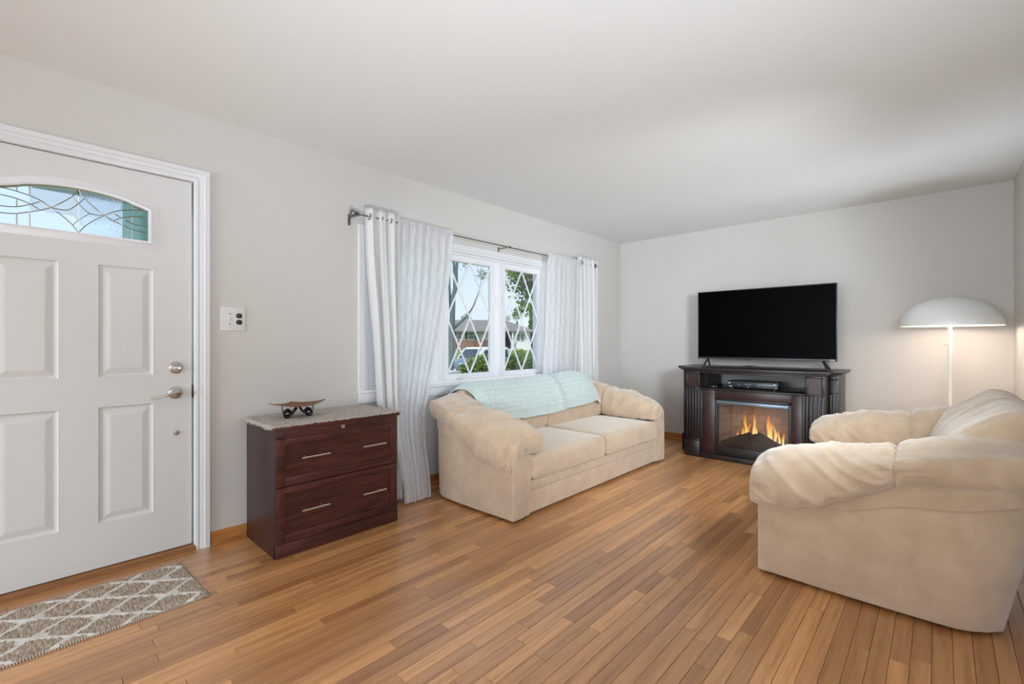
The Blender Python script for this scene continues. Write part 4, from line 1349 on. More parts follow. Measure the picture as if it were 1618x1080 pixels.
def flame_mat():
    m, nt, b, out = newmat('flame')
    nt.nodes.remove(b)
    t = nd(nt, 'ShaderNodeTexCoord')
    sp = nd(nt, 'ShaderNodeSeparateXYZ'); nt.links.new(t.outputs['Generated'], sp.inputs[0])
    r = nd(nt, 'ShaderNodeValToRGB'); e = r.color_ramp.elements
    e[0].position, e[0].color = 0.0, srgb(255, 226, 150)
    e[1].position, e[1].color = 1.0, srgb(240, 120, 40)
    x = e.new(0.45); x.color = srgb(255, 190, 90)
    n = noise_tex(nt, coords(nt, (14, 14, 4)), 1.0, 2)
    h = mth(nt, 'ADD', sp.outputs[2], mth(nt, 'MULTIPLY', mth(nt, 'SUBTRACT', n, 0.5), 0.5))
    nt.links.new(h, r.inputs[0])
    em = nd(nt, 'ShaderNodeEmission'); nt.links.new(r.outputs[0], em.inputs[0]); em.inputs[1].default_value = 1.5
    tr = nd(nt, 'ShaderNodeBsdfTransparent')
    mx = nd(nt, 'ShaderNodeMixShader')
    al = mth(nt, 'SUBTRACT', 1.12, mth(nt, 'MULTIPLY', h, 1.05)); al.node.use_clamp = True
    nt.links.new(al, mx.inputs[0]); nt.links.new(tr.outputs[0], mx.inputs[1]); nt.links.new(em.outputs[0], mx.inputs[2])
    nt.links.new(mx.outputs[0], out.inputs[0])
    return m
FM = flame_mat()
def flame(y, h, wd, x, seed, lean=0.0):
    rings = []
    n = 22
    zb0 = fz0 + 0.078 + 0.125 * max(0, 1 - (abs((fy1 - 0.026 - y) / (fy1 - fy0) - 0.53) / 0.5) ** 1.25)
    for i in range(n):
        t = i / (n - 1)
        rad = wd * (0.55 + 0.9 * t) * (1 - t) ** 0.75 * 1.15 + 0.0006
        cy = y + lean * t * t + 0.012 * math.sin(t * 6 + seed) * t
        ring = []
        for j in range(12):
            a = 2 * math.pi * j / 12
            k = 1 + 0.35 * nz(j * 0.9 + seed, t * 4)
            ring.append((x + rad * 0.55 * k * math.cos(a), cy + rad * k * math.sin(a), zb0 + h * t))
        rings.append(ring)
    build('flame', G().loft(rings), FM, fb, smooth=True)
for i, (y, h, wd, x, ln) in enumerate(((0.145, 0.10, 0.012, 0.17, 0.01), (0.105, 0.14, 0.014, 0.18, -0.012), (0.075, 0.25, 0.017, 0.20, 0.004), (0.045, 0.16, 0.015, 0.16, -0.012), (0.0, 0.24, 0.016, 0.19, 0.002), (-0.025, 0.13, 0.013, 0.17, 0.008),
                                        (-0.13, 0.24, 0.018, 0.20, 0.012), (-0.155, 0.20, 0.018, 0.17, 0.016), (-0.185, 0.17, 0.016, 0.19, 0.01), (-0.225, 0.14, 0.014, 0.17, 0.008), (-0.255, 0.13, 0.012, 0.18, 0.006), (0.125, 0.08, 0.012, 0.15, 0.0))):
    flame(y, h, wd, x, i * 1.9, ln)
d = bpy.data.lights.new('fire_glow', 'AREA'); d.shape = 'RECTANGLE'; d.size, d.size_y = 0.4, 0.14; d.energy, d.color = 0.32, (1.0, 0.5, 0.2)
o = bpy.data.objects.new('fire_glow', d); o.location = (0.14, -0.02, 0.37); o.rotation_euler = (0, math.radians(-90), 0); o.rotation_euler = (math.radians(90), 0, math.radians(-90)); o.parent = fp; COL.objects.link(o)
build('fire_glass', G().box(0.030, 0.033, fy0 + 0.02, fy1 - 0.02, fz0 + 0.083, fz1 - 0.054), thin_glass('fire_glass', (0.8, 0.8, 0.82, 1), 0.05), fb)

# ------------------------------------------------------------------ television
tv = empty('television', (5.08, 1.312, TOPZ), label='large flat black television on the fireplace console', cat='television')
hw_, z0, z1 = 0.627, 0.077, 0.797
g = G().box(0.0, 0.03, -hw_, -hw_ + 0.008, z0, z1).box(0.0, 0.03, hw_ - 0.008, hw_, z0, z1).box(0, 0.03, -hw_, hw_, z1 - 0.008, z1).box(0, 0.03, -hw_, hw_, z0, z0 + 0.02)
build('bezel', g, pm('tv_bezel', srgb(58, 58, 62), 0.3, 0.4), tv, bevel=0.0015)
scr = pm('tv_screen', srgb(1, 1, 1), 0.35, var=0.05, spec=0.03)
build('screen', G().box(0.003, 0.02, -hw_ + 0.006, hw_ - 0.006, z0 + 0.016, z1 - 0.006), scr, tv)
build('back_housing', G().box(0.028, 0.045, -hw_ + 0.005, hw_ - 0.005, z0 + 0.004, z1 - 0.004).box(0.044, 0.075, -0.42, 0.42, z0 + 0.01, 0.5), M['black_plastic'], tv, bevel=0.006)
textobj('brand_lettering', 'VIZIO', 0.0165, (-0.0006, -0.59, z0 + 0.0105), (math.pi / 2, 0, -math.pi / 2), M['white_print'], tv)
for s in (1, -1):
    yc = s * 0.52
    g = G().bar((0.01, yc, z0 + 0.004), (-0.03, yc + s * 0.035, 0.006), 0.014, 0.018).bar((0.012, yc, z0 + 0.004), (0.13, yc + s * 0.03, 0.006), 0.014, 0.018)
    g.box(-0.042, -0.018, yc + s * 0.035 - 0.008, yc + s * 0.035 + 0.008, 0.0, 0.010).box(0.118, 0.142, yc + s * 0.03 - 0.008, yc + s * 0.03 + 0.008, 0.0, 0.010)
    build('leg', g, M['black_plastic'], tv, bevel=0.002)

# set-top box on the shelf
stb = empty('set_top_box', (4.86, 1.335, 0.703), label='black set-top box on the open console shelf', cat='set-top box')
build('housing', G().box(0.004, 0.20, -0.225, 0.225, 0.008, 0.073), M['black_plastic'], stb, bevel=0.003)
fc = build('front_fascia', G().box(-0.002, 0.006, -0.224, 0.224, 0.012, 0.064), pm('slate_fascia', srgb(46, 54, 60), 0.22, var=0.05), stb, bevel=0.002)
for yy, zz, w_, h_ in ((0.207, 0.053, 0.020, 0.010), (0.198, 0.019, 0.040, 0.006), (0.055, 0.043, 0.010, 0.007), (0.035, 0.043, 0.005, 0.005), (0.015, 0.043, 0.007, 0.006), (-0.06, 0.038, 0.006, 0.006), (-0.196, 0.055, 0.028, 0.008), (-0.206, 0.022, 0.016, 0.005), (0.03, 0.018, 0.03, 0.003), (0.115, 0.038, 0.004, 0.012)):
    pts = [(yy + w_ / 2 * math.cos(a), zz + h_ / 2 * math.sin(a)) for a in (2 * math.pi * k / 10 for k in range(10))]
    build('front_marking', G().prism(pts, 'x', -0.0028, -0.0018), M['white_print'] if w_ < 0.03 or zz < 0.02 else M['steel'], fc)
for y_ in (-0.19, 0.19):
    for x_ in (0.02, 0.17):
        build('foot', G().lathe([(0.001, 0), (0.012, 0), (0.011, 0.009), (0.001, 0.009)], (x_, y_, 0), 12), M['black_plastic'], stb)
# slim puck at the dark left end of the shelf
pk = empty('media_adapter', (4.84, 1.69, 0.703), label='small black media adapter at the left end of console shelf', cat='adapter')
build('housing', G().box(-0.035, 0.05, -0.05, 0.05, 0.0, 0.018), M['black_plastic'], pk, bevel=0.004)
build('status_light', G().lathe([(0.0005, 0), (0.003, 0), (0.0005, -0.0015)], (-0.035, -0.012, 0.009), 10, 'x'), pm('led', srgb(210, 200, 170), 0.4, emit=srgb(255, 240, 200), estr=1.0), pk)

# remote control lying on the console top
rc = empty('remote_control', (4.80, 1.335, TOPZ), math.radians(86), label='black contoured remote control lying on the console below the television', cat='remote')
rings = []
for i in range(13):
    t = i / 12; x = -0.098 + 0.196 * t
    wv = 0.025 - 0.004 * math.sin(math.pi * t); hh = 0.012 + 0.010 * math.sin(math.pi * t) ** 0.8
    zb0 = 0.001 + 0.006 * math.sin(math.pi * t)
    rings.append([(x, -wv, zb0), (x, wv, zb0), (x, wv, zb0 + hh * 0.7), (x, wv * 0.75, zb0 + hh), (x, -wv * 0.75, zb0 + hh), (x, -wv, zb0 + hh * 0.7)])
rb = build('body', G().loft(rings), M['black_plastic'], rc, smooth=50)
for i in range(9):
    for j in range(3):
        x = -0.08 + i * 0.02; t = (x + 0.098) / 0.196
        zz = 0.001 + 0.006 * math.sin(math.pi * t) + 0.012 + 0.010 * math.sin(math.pi * t) ** 0.8
        build('button', G().box(x - 0.005, x + 0.005, -0.013 + j * 0.011 - 0.0035, -0.013 + j * 0.011 + 0.0075, zz - 0.001, zz + 0.002), M['steel'] if (i * 3 + j) % 5 == 0 else pm('rubber_%d_%d' % (i, j), srgb(60, 62, 66), 0.6), rb)

# ------------------------------------------------------------------ dome floor lamp
lamp = empty('floor_lamp', (4.98, -0.058, 0), label='white floor lamp with half-dome shade in the far right corner', cat='lamp')
R_, zr, zt_ = 0.302, 1.286, 1.512
prof = []
for k in range(25):
    a = math.pi / 2 * k / 24
    prof.append((max(0.001, R_ * math.cos(a)), zr + (zt_ - zr) * math.sin(a) ** 0.92))
inner = [(max(0.001, r - 0.004), z - 0.004) for r, z in reversed(prof)]
inner[-1] = (R_ - 0.003, zr)
shade = build('shade', G().lathe(prof + inner, (0, 0, 0), 72, 'z', False), M['white_metal'], lamp, smooth=45)
build('pole', G().lathe([(0.001, 0.02), (0.0135, 0.02), (0.0135, zr + 0.16), (0.001, zr + 0.16)], (0, 0, 0), 24), M['white_metal'], lamp, smooth=40)
build('base', G().lathe([(0.001, 0), (0.14, 0), (0.14, 0.012), (0.13, 0.02), (0.02, 0.026), (0.001, 0.026)], (0, 0, 0), 48), M['white_metal'], lamp, smooth=40)
build('switch_knob', G().lathe([(0.001, 0), (0.005, 0.0), (0.005, 0.016), (0.007, 0.018), (0.006, 0.026), (0.001, 0.028)], (-0.008, 0.012, 1.145), 12, 'y'), M['steel'], lamp)
build('shade_cap', G().lathe([(0.001, zt_ - 0.004), (0.012, zt_ - 0.004), (0.010, zt_ + 0.006), (0.001, zt_ + 0.008)], (0, 0, 0), 16), M['white_metal'], lamp, smooth=40)
bulb = build('bulb', G().lathe([(0.001, -0.06), (0.018, -0.05), (0.03, -0.02), (0.024, 0.015), (0.013, 0.035), (0.013, 0.05), (0.001, 0.05)], (0.07, 0.07, zr + 0.10), 20), pm('bulb_glow', srgb(255, 236, 205), 0.4, emit=srgb(255, 226, 180), estr=14), lamp, smooth=True)
build('bulb_arm', G().tube([(0, 0, zr + 0.15), (0.07, 0.07, zr + 0.15)], 0.006, 8), M['white_metal'], lamp)
d = bpy.data.lights.new('lamp_light', 'POINT'); d.energy, d.color, d.shadow_soft_size = 4.2, (1.0, 0.84, 0.74), 0.06
o = bpy.data.objects.new('lamp_light', d); o.location = (-0.02, -0.07, zr + 0.055); o.parent = lamp; COL.objects.link(o)
# ------------------------------------------------------------------ the street outside
FV, RV = Vector((math.cos(A), math.sin(A), 0)), Vector((math.sin(A), -math.cos(A), 0))
GZ0 = -1.0
def ext(u, dep, z):
    p = FV * dep + RV * ((u - 809) / F_PX * dep)
    return Vector((p.x, p.y, z))
def zat(v, dep):
    return CAMZ + (540 - v) / F_PX * dep
def gz(x, y):
    dep = x * FV.x + y * FV.y
    return GZ0 + 1.1 * max(0, min(1, (dep - 36) / 18.0))
M['lawn'] = pm('lawn_grass', srgb(104, 128, 62), 0.95, var=0.35, scale=3, bmp=0.4, bscale=30)
M['asphalt'] = pm('asphalt', srgb(120, 120, 122), 0.9, var=0.12, scale=6)
g = G()
def PG(u, v):
    x, y = -40 + 170 * u, 3.25 + 120 * v
    return (x, y, gz(x, y))
lawn = struct('ground', g.grid(PG, 70, 50), M['lawn'], fix=False)
tag(lawn, 'green front lawn beyond the window')
# street band, parallel to the far house
g = G()
def PS(u, v):
    p = FV * (27 + 8 * v) + RV * (-60 + 120 * u)
    return (p.x, p.y, GZ0 + 0.02)
street = struct('street', g.grid(PS, 4, 1), M['asphalt'], fix=False)

# ---- house across the street
BRK = pm('far_brick', srgb(134, 98, 86), 0.9, var=0.25, scale=18, stretch=(1, 1, 4))
SID = pm('far_siding', srgb(206, 203, 196), 0.8, var=0.05, scale=10, stretch=(0.2, 1, 8))
ROOF = pm('far_shingle', srgb(134, 130, 126), 0.95, var=0.15, scale=14, stretch=(1, 1, 3))
FWH = pm('far_white_paint', srgb(232, 232, 232), 0.6, var=0.02)
FDK = pm('far_shutter', srgb(62, 66, 72), 0.6, var=0.05)
FGL = pm('far_window_glass', srgb(88, 104, 112), 0.15, var=0.2, scale=4)
S60 = 60 / F_PX
h1 = empty('ranch_house', ext(775, 60, 0.0), A - math.pi / 2 + math.radians(5), label='brick and pale siding ranch house with grey hip roof across the street', cat='house')
def HX(u): return (u - 775) * S60
def HZ(v): return CAMZ + (540 - v) * S60
xl, xr, xm = HX(660), HX(838), HX(799)
build('brick_wall', G().box(xl, HX(797), 0, 8, -0.4, HZ(537)).box(xl, HX(721), -0.15, 8, -0.4, HZ(523)).box(HX(797), HX(808), 1.0, 1.2, -0.4, HZ(523)), BRK, h1)
build('siding_wall', G().box(HX(721), HX(797), 0.05, 8, HZ(537), HZ(522)), SID, h1)
build('entry_wall', G().box(HX(808), xr, 0.0, 8, -0.4, HZ(522)), FWH, h1)
build('entry_recess', G().box(HX(797), HX(808), 1.2, 1.4, -0.4, HZ(522)), FWH, h1)
build('front_door', G().box(HX(799.5), HX(806), 0.9, 1.2, HZ(551), HZ(527)), FDK, h1)
ex = 0.75
ez, rz_ = HZ(522.5), HZ(503)
g = G()
e0, e1, y0, y1 = xl - ex, HX(847), -0.8, 9.0
ym = (y0 + y1) / 2
g.add([(e0, y0, ez), (e1, y0, ez), (e1, y1, ez), (e0, y1, ez), (e0, ym, rz_), (HX(800), ym, rz_)], [(0, 1, 5, 4), (1, 2, 5), (2, 3, 4, 5), (3, 0, 4), (3, 2, 1, 0)])
g.box(e0, e1, y0 - 0.02, y0 + 0.05, ez - 0.16, ez + 0.02)
g.box(e1 - 0.05, e1 + 0.02, y0, y1, ez - 0.16, ez + 0.02)
build('roof', g, ROOF, h1)
def far_window(x0, x1, z0, z1, y, shutters=0.0, split=1):
    w = build('window', G().box(x0, x1, y - 0.06, y, z0, z1), FWH, h1)
    n = split
    for k in range(n):
        a, b = x0 + (x1 - x0) * k / n + 0.08, x0 + (x1 - x0) * (k + 1) / n - 0.08
        build('pane', G().box(a, b, y - 0.08, y - 0.05, z0 + 0.08, (z0 + z1) / 2 - 0.03), FGL, w)
        build('pane', G().box(a, b, y - 0.08, y - 0.05, (z0 + z1) / 2 + 0.03, z1 - 0.08), FGL, w)
    if shutters:
        for a, b in ((x0 - shutters, x0 - 0.02), (x1 + 0.02, x1 + shutters)):
            build('shutter', G().box(a, b, y - 0.06, y, z0, z1), FDK, w)
far_window(HX(739.5), HX(749.5), HZ(536), HZ(523.5), 0.05, 0.36)
far_window(HX(777), HX(787), HZ(536), HZ(523.5), 0.05, 0.36)
far_window(HX(723), HX(730), HZ(536), HZ(524), 0.05, 0.0)
far_window(HX(816), HX(829), HZ(539), HZ(526.5), 0.0, 0.0, 2)
build('porch_post', G().box(HX(808.5), HX(810.5), -0.7, -0.5, -0.4, HZ(523)), FWH, h1)
build('planter_box', G().box(HX(807.5), HX(812), -0.6, -0.2, HZ(537), HZ(534)), FDK, h1)
build('porch_step', G().box(HX(797), HX(808), -0.6, 1.0, -0.4, HZ(551)), FWH, h1)

h2 = empty('gabled_house', ext(868, 78, 0.0), A - math.pi / 2, label='pale blue gabled house behind the ranch house', cat='house')
S78 = 78 / F_PX
def KX(u): return (u - 868) * S78
def KZ(v): return CAMZ + (540 - v) * S78
BLU = pm('pale_blue_siding', srgb(186, 208, 220), 0.8, var=0.04, scale=10, stretch=(0.2, 1, 8))
g = G().prism([(KX(836), -0.5), (KX(900), -0.5), (KX(900), KZ(518)), (KX(868), KZ(488)), (KX(836), KZ(518))], 'y', 0, 9)
build('wall', g, BLU, h2)
g = G()
for s in (-1, 1):
    a, b = (KX(868 + s * 37), KZ(522.5)), (KX(868), KZ(488) + 0.15)
    g.add([(a[0], -0.4, a[1]), (b[0], -0.4, b[1]), (b[0], 9.4, b[1]), (a[0], 9.4, a[1]), (a[0], -0.4, a[1] + 0.2), (b[0], -0.4, b[1] + 0.2), (b[0], 9.4, b[1] + 0.2), (a[0], 9.4, a[1] + 0.2)],
          [(0, 1, 2, 3), (7, 6, 5, 4), (0, 4, 5, 1), (1, 5, 6, 2), (2, 6, 7, 3), (3, 7, 4, 0)])
build('roof', g, FWH, h2)
w = build('window', G().box(KX(842), KX(846), -0.05, 0.0, KZ(536), KZ(527)), FWH, h2)
build('pane', G().box(KX(842.5), KX(845.5), -0.07, -0.04, KZ(535.4), KZ(527.6)), FGL, w)

# ---- parked van
VB = pm('van_blue_grey', srgb(112, 134, 146), 0.3, 0.3, 0.04, 4)
VW = pm('van_white', srgb(232, 236, 240), 0.3, 0.0, 0.02, 4)
VG = pm('van_glass', srgb(44, 58, 72), 0.12, var=0.2, scale=3)
ray = -(ext(740, 1, 0)).normalized()
hd = ray * math.cos(math.radians(38)) - RV * math.sin(math.radians(38))
vp = ext(757, 30, GZ0 + 0.03)
van = empty('parked_van', vp, math.atan2(hd.y, hd.x), label='white-topped blue-grey van parked at the kerb behind the hedge', cat='van')
hw2 = 0.92
def profile(pts, y0, y1):
    return G().prism(pts, 'y', y0, y1)
build('body', profile([(-2.3, 0.32), (2.2, 0.32), (2.35, 0.45), (2.35, 0.75), (2.2, 0.95), (1.25, 1.08), (-2.3, 1.05), (-2.4, 0.8)], -hw2, hw2), VB, van, bevel=0.06)
build('cabin', profile([(-2.3, 1.03), (1.25, 1.06), (0.55, 1.70), (0.25, 1.79), (-2.0, 1.79), (-2.25, 1.6)], -hw2 + 0.06, hw2 - 0.06), VW, van, bevel=0.06)
g = G().add([(1.22, -0.72, 1.12), (1.22, 0.72, 1.12), (0.62, 0.64, 1.68), (0.62, -0.64, 1.68), (1.17, -0.72, 1.06), (1.17, 0.72, 1.06), (0.55, 0.64, 1.66), (0.55, -0.64, 1.66)],
            [(0, 1, 2, 3), (7, 6, 5, 4), (0, 4, 5, 1), (1, 5, 6, 2), (2, 6, 7, 3), (3, 7, 4, 0)])
build('windshield', g, VG, van)
for s in (-1, 1):
    ys = sorted((s * (hw2 - 0.07), s * (hw2 - 0.05)))
    build('side_window', profile([(0.05, 1.1), (0.95, 1.1), (0.45, 1.62), (0.05, 1.62)], *ys), VG, van)
    build('side_window', profile([(-0.95, 1.1), (-0.1, 1.1), (-0.1, 1.62), (-0.95, 1.62)], *ys), VG, van)
    build('side_window', profile([(-2.05, 1.1), (-1.1, 1.1), (-1.1, 1.62), (-1.95, 1.62)], *ys), VG, van)
    for xx in (-1.5, 1.4):
        wl = build('wheel', G().lathe([(0.01, -0.1), (0.30, -0.1), (0.34, -0.06), (0.34, 0.06), (0.30, 0.1), (0.01, 0.1)], (xx, s * (hw2 - 0.08), 0.34), 24, 'y'), M['black_plastic'], van, smooth=40)
        build('hub_cap', G().lathe([(0.01, s * 0.1), (0.19, s * 0.1), (0.17, s * 0.12), (0.01, s * 0.125)], (xx, s * (hw2 - 0.08), 0.34), 18, 'y'), M['steel'], wl)
    build('headlight', G().box(2.2, 2.37, s * 0.55 - 0.2, s * 0.55 + 0.2, 0.72, 0.86), VW, van, bevel=0.03)
build('bumper', G().box(2.25, 2.45, -0.9, 0.9, 0.34, 0.58), pm('grey_bumper', srgb(84, 98, 106), 0.4), van, bevel=0.05)
build('number_plate', G().box(2.44, 2.46, -0.16, 0.16, 0.40, 0.52), VW, van)

# ---- trees and shrubs
def leaf_cloud(g, rr, n, pos, size, squash=0.6):
    for _ in range(n):
        c = pos(rr)
        if c is None: continue
        c = Vector(c)
        a = Vector((rr.gauss(0, 1), rr.gauss(0, 1), rr.gauss(0, 1))).normalized()
        b = a.cross(Vector((rr.gauss(0, 1), rr.gauss(0, 1), rr.gauss(0, 1)))).normalized()
        s = size * rr.uniform(0.6, 1.3)
        k = c + a * s
        m1, m2 = c + a * s * 0.45 + b * s * squash * 0.5, c + a * s * 0.45 - b * s * squash * 0.5
        m1 += a.cross(b) * s * 0.12
        g.add([c, m1, k, m2], [(0, 1, 2, 3)])
def leaf_mat(name, c0, c1):
    m, nt, b, out = newmat(name)
    geo = nd(nt, 'ShaderNodeNewGeometry')
    col = mixc(nt, geo.outputs['Random Per Island'], c0, c1)
    nt.links.new(col, b.inputs['Base Color'])
    b.inputs['Roughness'].default_value = 0.6
    b.inputs['Specular IOR Level'].default_value = 0.25
    tl = nd(nt, 'ShaderNodeBsdfTranslucent'); nt.links.new(col, tl.inputs[0])
    mx = nd(nt, 'ShaderNodeMixShader'); mx.inputs[0].default_value = 0.35
    nt.links.new(b.outputs[0], mx.inputs[1]); nt.links.new(tl.outputs[0], mx.inputs[2])
    nt.links.new(mx.outputs[0], out.inputs[0])
    return m
LG = leaf_mat('maple_leaves', srgb(66, 106, 46), srgb(132, 168, 80))
LH = leaf_mat('hedge_leaves', srgb(70, 100, 48), srgb(170, 190, 110))
LY = leaf_mat('golden_leaves', srgb(104, 128, 44), srgb(196, 196, 90))
LD = leaf_mat('conifer_needles', srgb(36, 60, 48), srgb(66, 92, 70))
LB = leaf_mat('bright_leaves', srgb(116, 150, 52), srgb(176, 196, 90))
BARK = pm('grey_bark', srgb(96, 112, 120), 0.9, var=0.25, scale=12, stretch=(1, 1, 0.2), bmp=0.5, bscale=30)
BARKB = pm('brown_bark', srgb(84, 70, 58), 0.9, var=0.25, scale=12, stretch=(1, 1, 0.2))

def ell(c, rad, hollow=0.3):
    c = Vector(c)
    def f(rr):
        while True:
            p = Vector((rr.uniform(-1, 1), rr.uniform(-1, 1), rr.uniform(-1, 1)))
            if hollow < p.length < 1: break
        return c + Vector((p.x * rad[0], p.y * rad[1], p.z * rad[2]))
    return f
def clumps(cs, r):
    def f(rr):
        c = Vector(rr.choice(cs))
        p = Vector((rr.gauss(0, 0.5), rr.gauss(0, 0.5), rr.gauss(0, 0.42)))
        return c + p * r
    return f

# forked tree left in the window
dp = 15.0
tr = empty('forked_tree', ext(712, dp, GZ0), label='blue-grey forked tree trunk seen through the middle window light', cat='tree')
o0 = Vector(tr.location)
def tp(u, v, d=dp): return ext(u, d, zat(v, d)) - o0
g = G().tube([ext(711, dp, GZ0 - 0.1) - o0, tp(711.5, 600), tp(713, 560), tp(714, 515), tp(716, 470), tp(720, 452), tp(721, 425), tp(724, 400), tp(727, 300)], [0.15, 0.12, 0.10, 0.095, 0.075, 0.07, 0.05, 0.045, 0.03], 10)
build('trunk', g, BARK, tr, smooth=True)
build('limb', G().tube([tp(718, 458), tp(718, 440), tp(717, 412), tp(716, 330)], [0.045, 0.042, 0.036, 0.025], 8), BARK, tr, smooth=True)
build('limb', G().tube([tp(712, 490), tp(710, 450), tp(709.5, 400), tp(706, 320)], [0.05, 0.035, 0.03, 0.02], 8), BARK, tr, smooth=True)
build('limb', G().tube([tp(715, 520), tp(724, 512), tp(738, 499), tp(747, 485), tp(756, 462), tp(764, 430)], [0.05, 0.045, 0.036, 0.022, 0.012, 0.006], 8), BARK, tr, smooth=True)
rr = random.Random(5)
g = G()
leaf_cloud(g, rr, 150, clumps([tp(762, 432), tp(766, 430), tp(768, 436), tp(758, 437), tp(760, 428)], 0.16), 0.06)
leaf_cloud(g, rr, 110, clumps([tp(709, 412), tp(716, 410), tp(724, 411), tp(732, 413), tp(735, 418), tp(768, 415)], 0.14), 0.06)
leaf_cloud(g, rr, 2200, clumps([tp(700 + 8 * k, 395 - rr.random() * 70) for k in range(14)], 0.8), 0.09)
build('leaves', g, LG, tr, fix=False)['kind'] = 'stuff'

# leafy tree right
dp2 = 10.5
t2 = empty('leafy_tree', ext(925, dp2, GZ0), label='leafy green tree filling the upper right window light', cat='tree')
o0 = Vector(t2.location)
def tq(u, v, d=dp2): return ext(u, d, zat(v, d)) - o0
build('trunk', G().tube([(0, 0, -0.1), tq(922, 540), tq(915, 470), tq(910, 400), tq(905, 300)], [0.16, 0.13, 0.11, 0.09, 0.06], 10), BARKB, t2, smooth=True)
for a in (((915, 450), (880, 425), (845, 432), (812, 442)), ((915, 470), (880, 462), (855, 480), (838, 497)), ((910, 410), (860, 400), (815, 410))):
    build('limb', G().tube([tq(*p) for p in a], [0.05, 0.03, 0.018, 0.008][:len(a)], 7), BARKB, t2, smooth=True)
g = G()
def C_(us, vs, n): return [tq(rr.uniform(*us), rr.uniform(*vs), dp2 + rr.uniform(-0.6, 0.6)) for _ in range(n)]
leaf_cloud(g, rr, 3200, clumps(C_((818, 905), (400, 458), 34), 0.26), 0.09)
leaf_cloud(g, rr, 2400, clumps(C_((838, 905), (440, 500), 26), 0.24), 0.09)
leaf_cloud(g, rr, 1300, clumps(C_((792, 835), (390, 437), 22), 0.17), 0.075)
leaf_cloud(g, rr, 120, clumps([tq(u, v) for u, v in ((812, 444), (816, 455), (826, 452), (800, 452), (822, 446))], 0.09), 0.065)
leaf_cloud(g, rr, 260, clumps([tq(u, v) for u, v in ((828, 478), (834, 470), (826, 486), (838, 464), (818, 492), (835, 490))], 0.10), 0.065)
leaf_cloud(g, rr, 1800, clumps(C_((800, 960), (300, 400), 30), 0.5), 0.11)
build('leaves', g, LG, t2, fix=False)['kind'] = 'stuff'

# trees beyond the far house
def far_tree(name, label, u, v_top, dep, wpx, mat, n, conic=False):
    base = ext(u, dep, gz(*ext(u, dep, 0)[:2]))
    t = empty(name, base, label=label, cat='tree', group='trees beyond the far houses')
    ztop = zat(v_top, dep) - base.z
    rad = wpx * dep / F_PX / 2
    build('trunk', G().tube([(0, 0, -0.2), (0, 0, ztop * 0.7)], [0.25, 0.12], 8), BARKB, t)
    g = G()
    if conic:
        def f(r):
            h = r.random() ** 0.7; a = r.random() * 6.283; q = rad * (1 - h) * math.sqrt(r.random())
            return (q * math.cos(a), q * math.sin(a), ztop * (0.1 + 0.9 * h))
        leaf_cloud(g, rr, n, f, rad * 0.28)
    else:
        leaf_cloud(g, rr, n, ell((0, 0, ztop - rad * 1.0), (rad, rad, rad), 0.1), rad * 0.22)
    build('leaves', g, mat, t, fix=False)['kind'] = 'stuff'
far_tree('distant_tree', 'small green treetop above the ranch roof left of the mullion', 737, 495.5, 74, 20, LG, 500)
far_tree('distant_tree', 'pale green treetop over the ridge end of the ranch house', 803, 498, 74, 9, LG, 300)
far_tree('distant_tree', 'sunlit treetop rising behind the ranch house hip', 817, 489, 74, 17, LG, 500)
far_tree('distant_conifer', 'dark conifer between the ranch house and the gabled house', 840, 487, 73.5, 19, LD, 2600, True)

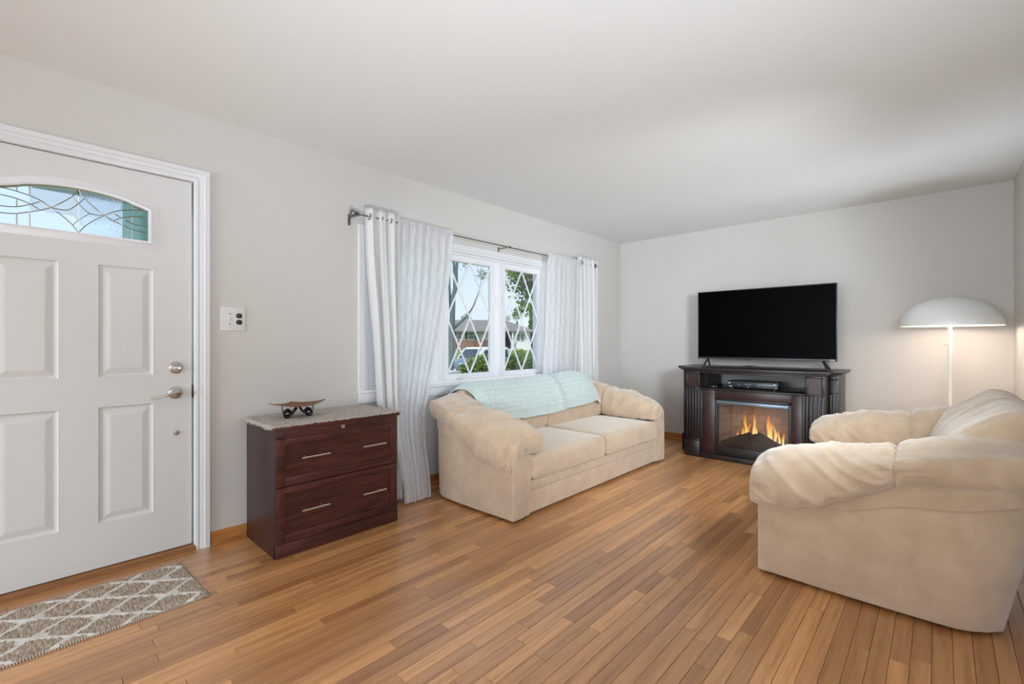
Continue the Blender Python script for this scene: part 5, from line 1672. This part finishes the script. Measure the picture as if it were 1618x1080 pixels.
# shrubs under the window
def shrub(label, u0, u1, v_top, dep, mat, n, size, extra=0.0):
    c = ext((u0 + u1) / 2, dep, GZ0)
    s = empty('shrub', c, label=label, cat='shrub', group='shrubs outside the window')
    zt2 = zat(v_top, dep) - GZ0
    rw_ = (u1 - u0) / 2 * dep / F_PX * 1.25
    g = G()
    for k in range(9):
        a = rr.uniform(0, 6.283); q = rw_ * 0.7
        g.tube([(0.05 * math.cos(a), 0.05 * math.sin(a), 0.0), (q * 0.5 * math.cos(a), q * 0.5 * math.sin(a), zt2 * 0.5), (q * math.cos(a), q * math.sin(a), zt2 * rr.uniform(0.75, 0.97))], [0.012, 0.008, 0.003], 5)
    build('stems', g, BARKB, s)
    g = G()
    def fs(r):                       # boxy clipped crown, leaves near the surface
        while True:
            p = [r.uniform(-1, 1) for _ in range(3)]
            q = sum(abs(c) ** 3.2 for c in p)
            if 0.5 < q < 1: return (p[0] * rw_, p[1] * rw_ * 0.7, zt2 * (0.55 + 0.47 * p[2]))
    leaf_cloud(g, rr, n, fs, size)
    build('leaves', g, mat, s, fix=False)['kind'] = 'stuff'
shrub('rounded green hedge shrub in front of the parked van', 728, 792, 566, 5.9, LH, 12000, 0.036)
shrub('low leafy shrub under the middle window light, left of the hedge', 722, 748, 580, 5.2, LH, 7000, 0.034)
shrub('mixed green shrub at the foot of the right window light', 792, 832, 566, 5.15, LH, 9000, 0.038)
shrub('lime-green shrub in the middle of the right window light', 808, 832, 556, 7.1, LB, 5500, 0.044)
shrub('dark green shrub low behind the right window light', 826, 872, 562, 6.0, LG, 9000, 0.038)
shrub('tall golden-leaved shrub at the right edge of the window', 844, 882, 534, 7.0, LY, 9500, 0.038)

# white planter ledge outside, arborvitae and porch roof by the door
pl = build('porch_ledge', G().box(2.83, 3.19, 3.74, 3.96, GZ0, 0.80).box(2.80, 3.22, 3.71, 3.99, 0.80, 0.855), FWH, None, bevel=0.01)
tag(pl, 'white ledge just outside the lower left window corner', 'ledge')
av = empty('arborvitae', (1.0, 5.5, GZ0), label='tall narrow evergreen seen green through the door glass', cat='shrub')
build('trunk', G().tube([(0, 0, 0), (0, 0, 3.6)], [0.05, 0.015], 8), BARKB, av)
g = G()
def fa(r):
    h = r.random(); a = r.random() * 6.283; q = 0.42 * (1 - h ** 2) * math.sqrt(r.uniform(0.3, 1))
    return (q * math.cos(a), q * math.sin(a), 0.1 + 4.0 * h)
leaf_cloud(g, rr, 6000, fa, 0.07)
build('leaves', g, leaf_mat('evergreen_sprays', srgb(60, 104, 80), srgb(110, 150, 118)), av, fix=False)['kind'] = 'stuff'
porch = build('porch_roof', G().box(0.08, 1.3, 3.22, 4.8, 2.27, 2.40), pm('olive_soffit', srgb(84, 104, 66), 0.8), None, bevel=0.01)
tag(porch, 'olive-green porch soffit above the front door', 'porch roof')
g = G().box(-1.2, 1.2, 3.2, 4.7, GZ0, -0.15)
st_ = build('porch_slab', g, M['asphalt'], None, bevel=0.01)
tag(st_, 'grey concrete porch slab outside the front door', 'porch')
